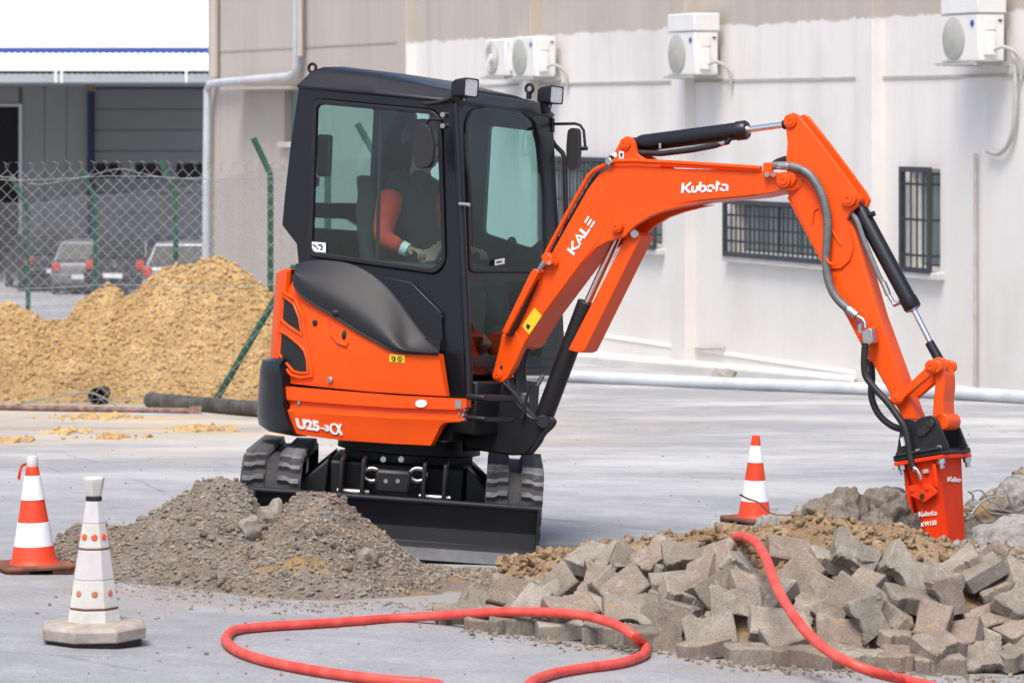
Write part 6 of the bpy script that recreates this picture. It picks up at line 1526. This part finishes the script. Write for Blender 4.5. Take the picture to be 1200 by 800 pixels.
# paving blocks: concrete pavers with a notched outline, a few chipped variants
def paver(seed, chip):
    r_ = random.Random(seed)
    o_ = [(-.112, -.082), (-.062, -.082), (-.036, -.058), (.036, -.058), (.062, -.082), (.112, -.082), (.112, .082), (.062, .082), (.036, .058), (-.036, .058), (-.062, .082), (-.112, .082)]
    if chip == 1: o_ = o_[:5] + [(.085, -.078), (.06, .01), (.075, .06), (.055, .08)] + o_[8:]
    if chip == 2: o_ = [(-.1, -.03), (-.07, -.075)] + o_[2:]
    if chip == 3: o_ = [(-.105, -.072), (.105, -.072), (.105, .072), (-.105, .072)]
    p = [V((x + r_.uniform(-.004, .004), y + r_.uniform(-.004, .004), 0)) for x, y in o_]; p = rnd(p, r_.uniform(.008, .014), 1)
    for _ in range(2 + (chip > 0) * 2):                                    # knocked-off corners and nibbled edges
        i_ = r_.randrange(len(p)); p[i_] = p[i_] * r_.uniform(.86, .97)
    p = [q for i_, a_ in enumerate(p) for q in (a_, a_.lerp(p[(i_ + 1) % len(p)], r_.uniform(.35, .65)) * r_.uniform(.975, 1.012))]
    h = .0375; c = .006; n = len(p); k = lambda s: [V((q.x * (1 - s / .1), q.y * (1 - s / .08), 0)) for q in p]
    rows = [[q + V((0, 0, -h)) for q in k(c)], [q + V((0, 0, -h + c)) for q in p], [q + V((0, 0, h - c)) for q in p], [q + V((0, 0, h)) for q in k(c)]]
    rows = [[q + V((r_.uniform(-.003, .003), r_.uniform(-.003, .003), r_.uniform(-.003, .003))) for q in rw] for rw in rows]
    mb = MB().grid(rows, True); mb.f += [tuple(range(n))[::-1], tuple(range(3 * n, 4 * n))]
    return mb
PV = []
for i, ch_ in enumerate((0, 3, 0, 0, 1, 2, 3, 3, 0, 3, 2, 1)):
    o = paver(i, ch_).build('paving_block', 'block', None, ang=20); PV.append(o.data); bpy.data.objects.remove(o)
BL = 'paving block wedged in the shade between and behind the front blocks of the heap'
def block(px, py, tilt, roll, yaw=0, var=None, push=0, label=None, sc=1.0):
    """tilt 0 = flat, 90 = large face to the viewer; roll turns it in the picture plane"""
    yb_ = np.interp(px, *fb_); k = max(0, min(1, (yb_ - py) / (yb_ - 640)))
    Y = yfoot(px) + .82 * k + .02 + push
    p = atY(px, py, Y)
    gz = g(p.x, p.y) + .036
    if p.z < gz: p.z = gz
    m = Matrix.Translation(p) @ Matrix.Rotation(R(-roll), 4, 'Y') @ Matrix.Rotation(R(tilt), 4, 'X') @ Matrix.Rotation(R(yaw), 4, 'Z') @ Matrix.Diagonal((sc, sc, sc, 1))
    o = bpy.data.objects.new('paving_block', PV[(var if rng.random() < .6 else var + 4) if var is not None else rng.integers(0, len(PV))]); COL.objects.link(o); o.matrix_world = m
    return tag(o, label or BL, 'paving block', 'paving blocks in the rubble heap')
# hand-placed blocks: (px, py, tilt, roll, yaw, variant, label)
rb_ = random.Random(9)
BLK = [
 # foot row
 (538, 724, 22, 4, 10, 0), (601, 735, 4, -2, 0, 3), (656, 737, 6, 2, 6, 1), (712, 742, 4, -3, -4, 2), (760, 747, 8, -4, 0, 3), (575, 728, 12, 0, 60, 1),
 (878, 766, 3, 0, 2, 6), (936, 767, 6, -2, -6, 3), (1018, 774, 5, -2, 3, 2), (1098, 778, 6, 1, 12, 6), (1157, 769, 52, 2, 4, 0), (1052, 772, 4, 0, 80, 6), (1196, 770, 10, 0, 20, 2),
 (825, 760, 5, 5, 40, 6), (975, 770, 8, 0, 50, 1),
 # second row
 (598, 694, 68, -14, 0, 1), (652, 688, 48, 38, 4, 7), (700, 679, 66, -8, 85, 0), (640, 708, 70, 12, 20, 6), (668, 714, 30, -10, 30, 2), (735, 716, 55, -8, 6, 3),
 (768, 722, 72, 62, 0, 1), (792, 736, 62, 78, 0, 2), (832, 742, 58, 8, 0, 0), (905, 732, 50, -12, 6, 1), (862, 706, 76, 4, 0, 2), (803, 700, 16, -24, 10, 3), (700, 712, 25, 10, -30, 0),
 (790, 684, 14, 2, 4, 7), (805, 652, 36, -4, 8, 0), (766, 655, 40, 10, 30, 1), (742, 662, 44, -28, 0, 2), (734, 690, 60, 40, 0, 6), (846, 664, 44, 28, 80, 3),
 (872, 668, 12, -38, 0, 0), (846, 692, 60, 30, 0, 6), (924, 648, 36, -16, 10, 1), (938, 674, 62, 44, 0, 2), (958, 700, 66, 58, 6, 6), (984, 706, 76, 50, 0, 3), (905, 700, 30, 20, 40, 1),
 (978, 660, 10, -16, 6, 0), (1026, 664, 14, -24, 0, 2), (1010, 692, 30, 20, 40, 6), (1058, 666, 58, -44, 0, 1), (1066, 704, 16, -14, 8, 3), (1040, 714, 8, -38, 0, 0), (1020, 728, 72, -70, 0, 7),
 (986, 742, 64, -2, 0, 2), (924, 744, 40, 6, 20, 3), (942, 722, 30, 0, 60, 6), (1056, 750, 8, -6, 6, 1), (1092, 730, 34, 4, 70, 3), (1112, 704, 68, -78, 0, 0), (1122, 666, 14, 34, 0, 6),
 (1150, 672, 12, 30, 6, 2), (1176, 690, 10, 20, 0, 0), (1160, 726, 30, 2, 20, 7), (1194, 706, 40, -20, 60, 1), (1198, 738, 20, 10, 30, 3), (1102, 756, 24, -6, 40, 0), (1130, 748, 20, 24, 70, 6), (1085, 690, 50, 50, 0, 3),
 (885, 690, 30, -20, 20, 0), (1000, 650, 50, -30, 0, 6), (822, 676, 20, 40, 60, 1), (720, 694, 60, -50, 0, 3),
 (622, 712, 40, 30, 30, 2), (1205, 680, 30, -30, 20, 0), (1210, 756, 30, 30, 10, 1), (780, 668, 10, -20, 40, 6), (715, 662, 30, 30, 20, 6), (690, 655, 20, 10, 40, 1),
]
LBL = {
 4: 'flat paving block at the foot of the heap where the red hose turns back',
 0: 'tilted paving block at the far left end of the heap under the red hose',
 10: 'notched paving block leaning up at the right front corner of the heap',
 15: 'brownish paving block standing on its side at the left end, just above the hose',
 25: 'paving block standing upright with its notch facing up, left of the red hose',
 23: 'large paving block leaning at the front foot in the middle of the heap',
 53: 'tall paving block leaning steeply in front of the hammer',
}
ORD = 'first second third fourth fifth sixth seventh eighth ninth tenth eleventh twelfth thirteenth fourteenth fifteenth sixteenth seventeenth eighteenth nineteenth twentieth'.split() + ['%s from last' % w_ for w_ in 'fifth fourth third second'.split()]
rowof = {}
for i, b_ in enumerate(BLK):
    k = (np.interp(b_[0], *fb_) - b_[1]) / (np.interp(b_[0], *fb_) - 640); rowof.setdefault(0 if i < 15 else min(6, 1 + int(k * 6)), []).append(i)
RN = ['foot row', 'second row up', 'third row up', 'fourth row up', 'fifth row up', 'sixth row up', 'top row']
for rw, L_ in rowof.items():
    L_.sort(key=lambda i: BLK[i][0])
    for n_, i in enumerate(L_):
        ti, ro = BLK[i][2], abs(BLK[i][3])
        how = 'upright leaning' if ti >= 44 and ro < 35 else 'steeply turned' if ti >= 44 else 'flat' if ti <= 12 and ro < 12 else 'sideways tilted' if ro >= 18 else 'slightly tipped'
        nm_ = ORD[n_] if n_ < 20 else 'number %d' % (n_ + 1)
        LBL.setdefault(i, '%s paving block, %s from left in the %s' % (how, nm_, RN[rw]))
for i, (px, py, ti, ro, ya, va) in enumerate(BLK): block(px, py, ti, ro, ya, va, .14 if i == 0 else 0 if i < 15 else rb_.uniform(-.09, .07), LBL.get(i), .97)
# filling blocks behind and between, seen through the gaps
rb = random.Random(3)
for i in range(40):
    px = rb.uniform(560, 1215); yb_ = np.interp(px, *fb_); py = rb.uniform(max(650, 690 - (px - 560) * .4) if px < 660 else 652, yb_ - 8)
    block(px, py, rb.uniform(0, 75), rb.uniform(-60, 60), rb.uniform(0, 90), rb.randrange(8), rb.uniform(.16, .32))
# bank of broken rubble behind the hammer
BK = empty('rubble_bank', gp(2.2, 18)); tag(BK, 'low grey bank of broken rubble and dirt behind the hammer', 'rubble heap')
crk_ = [(925, 628), (945, 600), (968, 589), (990, 586), (1030, 583), (1060, 582), (1088, 590), (1115, 596), (1138, 602), (1152, 590), (1172, 574), (1195, 562), (1220, 556), (1270, 560), (1320, 620)]
o, zb_, bb_ = heap('rubble', crk_, 18.1, lambda px: 17.35, 19.0, 'soil', .07, 170, 70, BK, .75, seed=33, frq=4.2)
P, Q = on_heap(zb_, bb_, 1500, front=18.3, rmin=.008, rmax=.05, pw=3); scatter('rubble_piece', P[:1100], Q[:1100], 'clodgrey', BK, 1); scatter('broken_concrete', P[1100:], [q * 1.5 for q in Q[1100:]], 'rock', BK, 2, rgh=.15)
P, Q = [], []
for _ in range(1500):
    px = rng.uniform(540, 1215); yb_ = np.interp(px, *fb_); k = rng.random(); py = yb_ + 4 - k * (yb_ - 640); y_ = yfoot(px) + .82 * k + rng.uniform(-.02, .14); q_ = atY(px, py, y_)
    r_ = .004 + .014 * rng.random() ** 3; q_.z = max(q_.z, g(q_.x, q_.y) + r_ * .4)
    if k < .1 or rng.random() < .25: P.append(gp(q_.x, yfoot(px) - rng.random() ** 2 * .25, r_ * .4)); Q.append(r_)
scatter('spilled_grit', P, Q, 'clodgrey', RB, 1)
# concrete chunks behind the heap
def chunk(px, py, Y, w_, h_, label, mat='rock', seed=1, rough=.35, cuts=6, d=None, fine=1.0):
    c = atY(px, py, Y); bm = bmesh.new(); bmesh.ops.create_icosphere(bm, subdivisions=5, radius=1)
    r_ = random.Random(seed); pln = []
    for _ in range(cuts):
        n_ = V((r_.uniform(-1, 1), r_.uniform(-1, .3), r_.uniform(-.6, 1))).normalized(); pln.append((n_, r_.uniform(.55, .82)))
    vs = []
    for v in bm.verts:
        p = v.co.copy()
        for n_, k in pln:
            e = p.dot(n_)
            if e > k: p -= n_ * (e - k) * .93
        p *= 1 + rough * .35 * noise.noise(p * 1.4 + V((seed, 0, 0)))
        q_ = V((p.x * w_, p.y * (d or w_ * .8), p.z * h_))
        nd = v.co.normalized(); q_ += nd * (.022 * noise.noise(q_ * 14 + V((seed, 3, 1))) + .010 * noise.noise(q_ * 38)) * fine
        vs.append(c + q_)
    fs = [tuple(v.index for v in f.verts) for f in bm.faces]; bm.free()
    return tag(MB().add(vs, fs).build('concrete_chunk', mat, None, ang=40, fix=False), label, 'rubble', 'chunks of broken concrete')
chunk(985, 612, 16.25, .19, .16, 'rough grey brown lump of broken concrete right of the cone', 'soil', 3, .5, 4, fine=2)
chunk(1034, 602, 16.35, .13, .125, 'rough concrete lump just left of the hammer', 'soil', 8, .5, 4, fine=2)
chunk(1046, 628, 15.9, .085, .065, 'pale small concrete piece tucked against the left of the hammer', 'rock', 12)
chunk(914, 620, 16.3, .135, .075, 'low pale concrete chunk in front of the cone', 'rock', 5, .4)
chunk(1192, 632, 16.4, .235, .125, 'big pale concrete slab chunk right of the hammer', 'rock', 21, .4, 8)
chunk(1176, 596, 16.9, .16, .10, 'dark concrete chunk behind the big pale slab, right of the hammer', 'soil', 31, .5, 5)
chunk(1196, 584, 16.9, .12, .12, 'concrete chunk at the right edge of the photo, topmost of the rubble', 'rock', 41, .5)
chunk(1096, 650, 15.3, .045, .035, 'small stone on the dirt at the foot of the hammer', 'rock', 51)
chunk(1138, 655, 15.2, .07, .06, 'small concrete piece right in front of the hammer tip', 'rock', 55)
chunk(1215, 640, 15.7, .14, .10, 'concrete chunk cut by the right edge beside the gravel', 'rock', 71, .4)
# wires
def wire(pts, r_, label, Y):
    tag(MB().tube(curve([atY(px, py, Y + k * .02) for k, (px, py) in enumerate(pts)], 40), r_, 6).build('wire', 'rust' if r_ > .0043 else 'wire'), label, 'wire', 'loose bent wires')
wire([(867, 579), (876, 584), (888, 588), (897, 596), (904, 601), (916, 603), (930, 603), (940, 605), (948, 608)], .0045, 'thin dark wire draped across the cone behind the rubble', 15.95)
wire([(1134, 575), (1140, 580), (1140, 586)], .0042, 'short thick wire end right beside the hammer', 16.0)
wire([(1138, 576), (1148, 574), (1154, 579), (1158, 586), (1168, 590), (1174, 596), (1186, 600)], .0042, 'long bent wire arching over the rubble right of the hammer', 15.95)
wire([(1138, 602), (1146, 592), (1156, 584), (1168, 581)], .0042, 'pale wire sloping up to the right beside the hammer', 15.9)
wire([(1148, 590), (1160, 600), (1172, 602), (1184, 604)], .0038, 'pale wire running down right over the concrete slab', 15.85)
wire([(1180, 578), (1184, 590), (1190, 598), (1200, 594)], .0038, 'hooked pale wire near the right edge of the photo', 16.0)
# ================================================================== red hose
hp_ = []
def hg(px, py): hp_.append(ong(px, py, .0205))
def hy(px, py, Y): hp_.append(atY(px, py, Y))
for px, py in ((430, 850), (470, 820), (515, 803), (460, 797), (400, 790), (345, 781), (305, 772), (278, 762), (266, 752), (266, 745), (276, 738), (310, 734), (360, 731), (420, 727), (470, 723.5)): hg(px, py)
for px, py, Y in ((520, 720.5, 14.95), (560, 718, 14.80), (600, 716.5, 14.70), (650, 717.5, 14.55), (690, 722, 14.40), (722, 732, 14.24), (742, 744, 14.1)): hy(px, py, Y)
for px, py in ((754, 755), (757, 762), (750, 769), (725, 777), (680, 783), (645, 790), (622, 800), (618, 815), (650, 850), (760, 880), (900, 880), (1020, 870), (1110, 850), (1130, 825), (1105, 808), (1062, 796.5)): hg(px, py)
for px, py, Y in ((1030, 789, 13.22), (1000, 778, 13.22), (970, 762, 13.35), (945, 740, 13.48), (924, 712, 13.68), (909, 685, 13.9), (900, 660, 14.12), (890, 641, 14.35), (880, 632, 14.55), (870, 628.5, 14.72), (858, 629, 14.9), (846, 636, 15.1)): hy(px, py, Y)
tag(MB().tube(curve(hp_, 420), .0208, 16).build('rubber_hose', 'hosered'), 'red rubber hose looping over the asphalt and up across the paving blocks', 'hose')
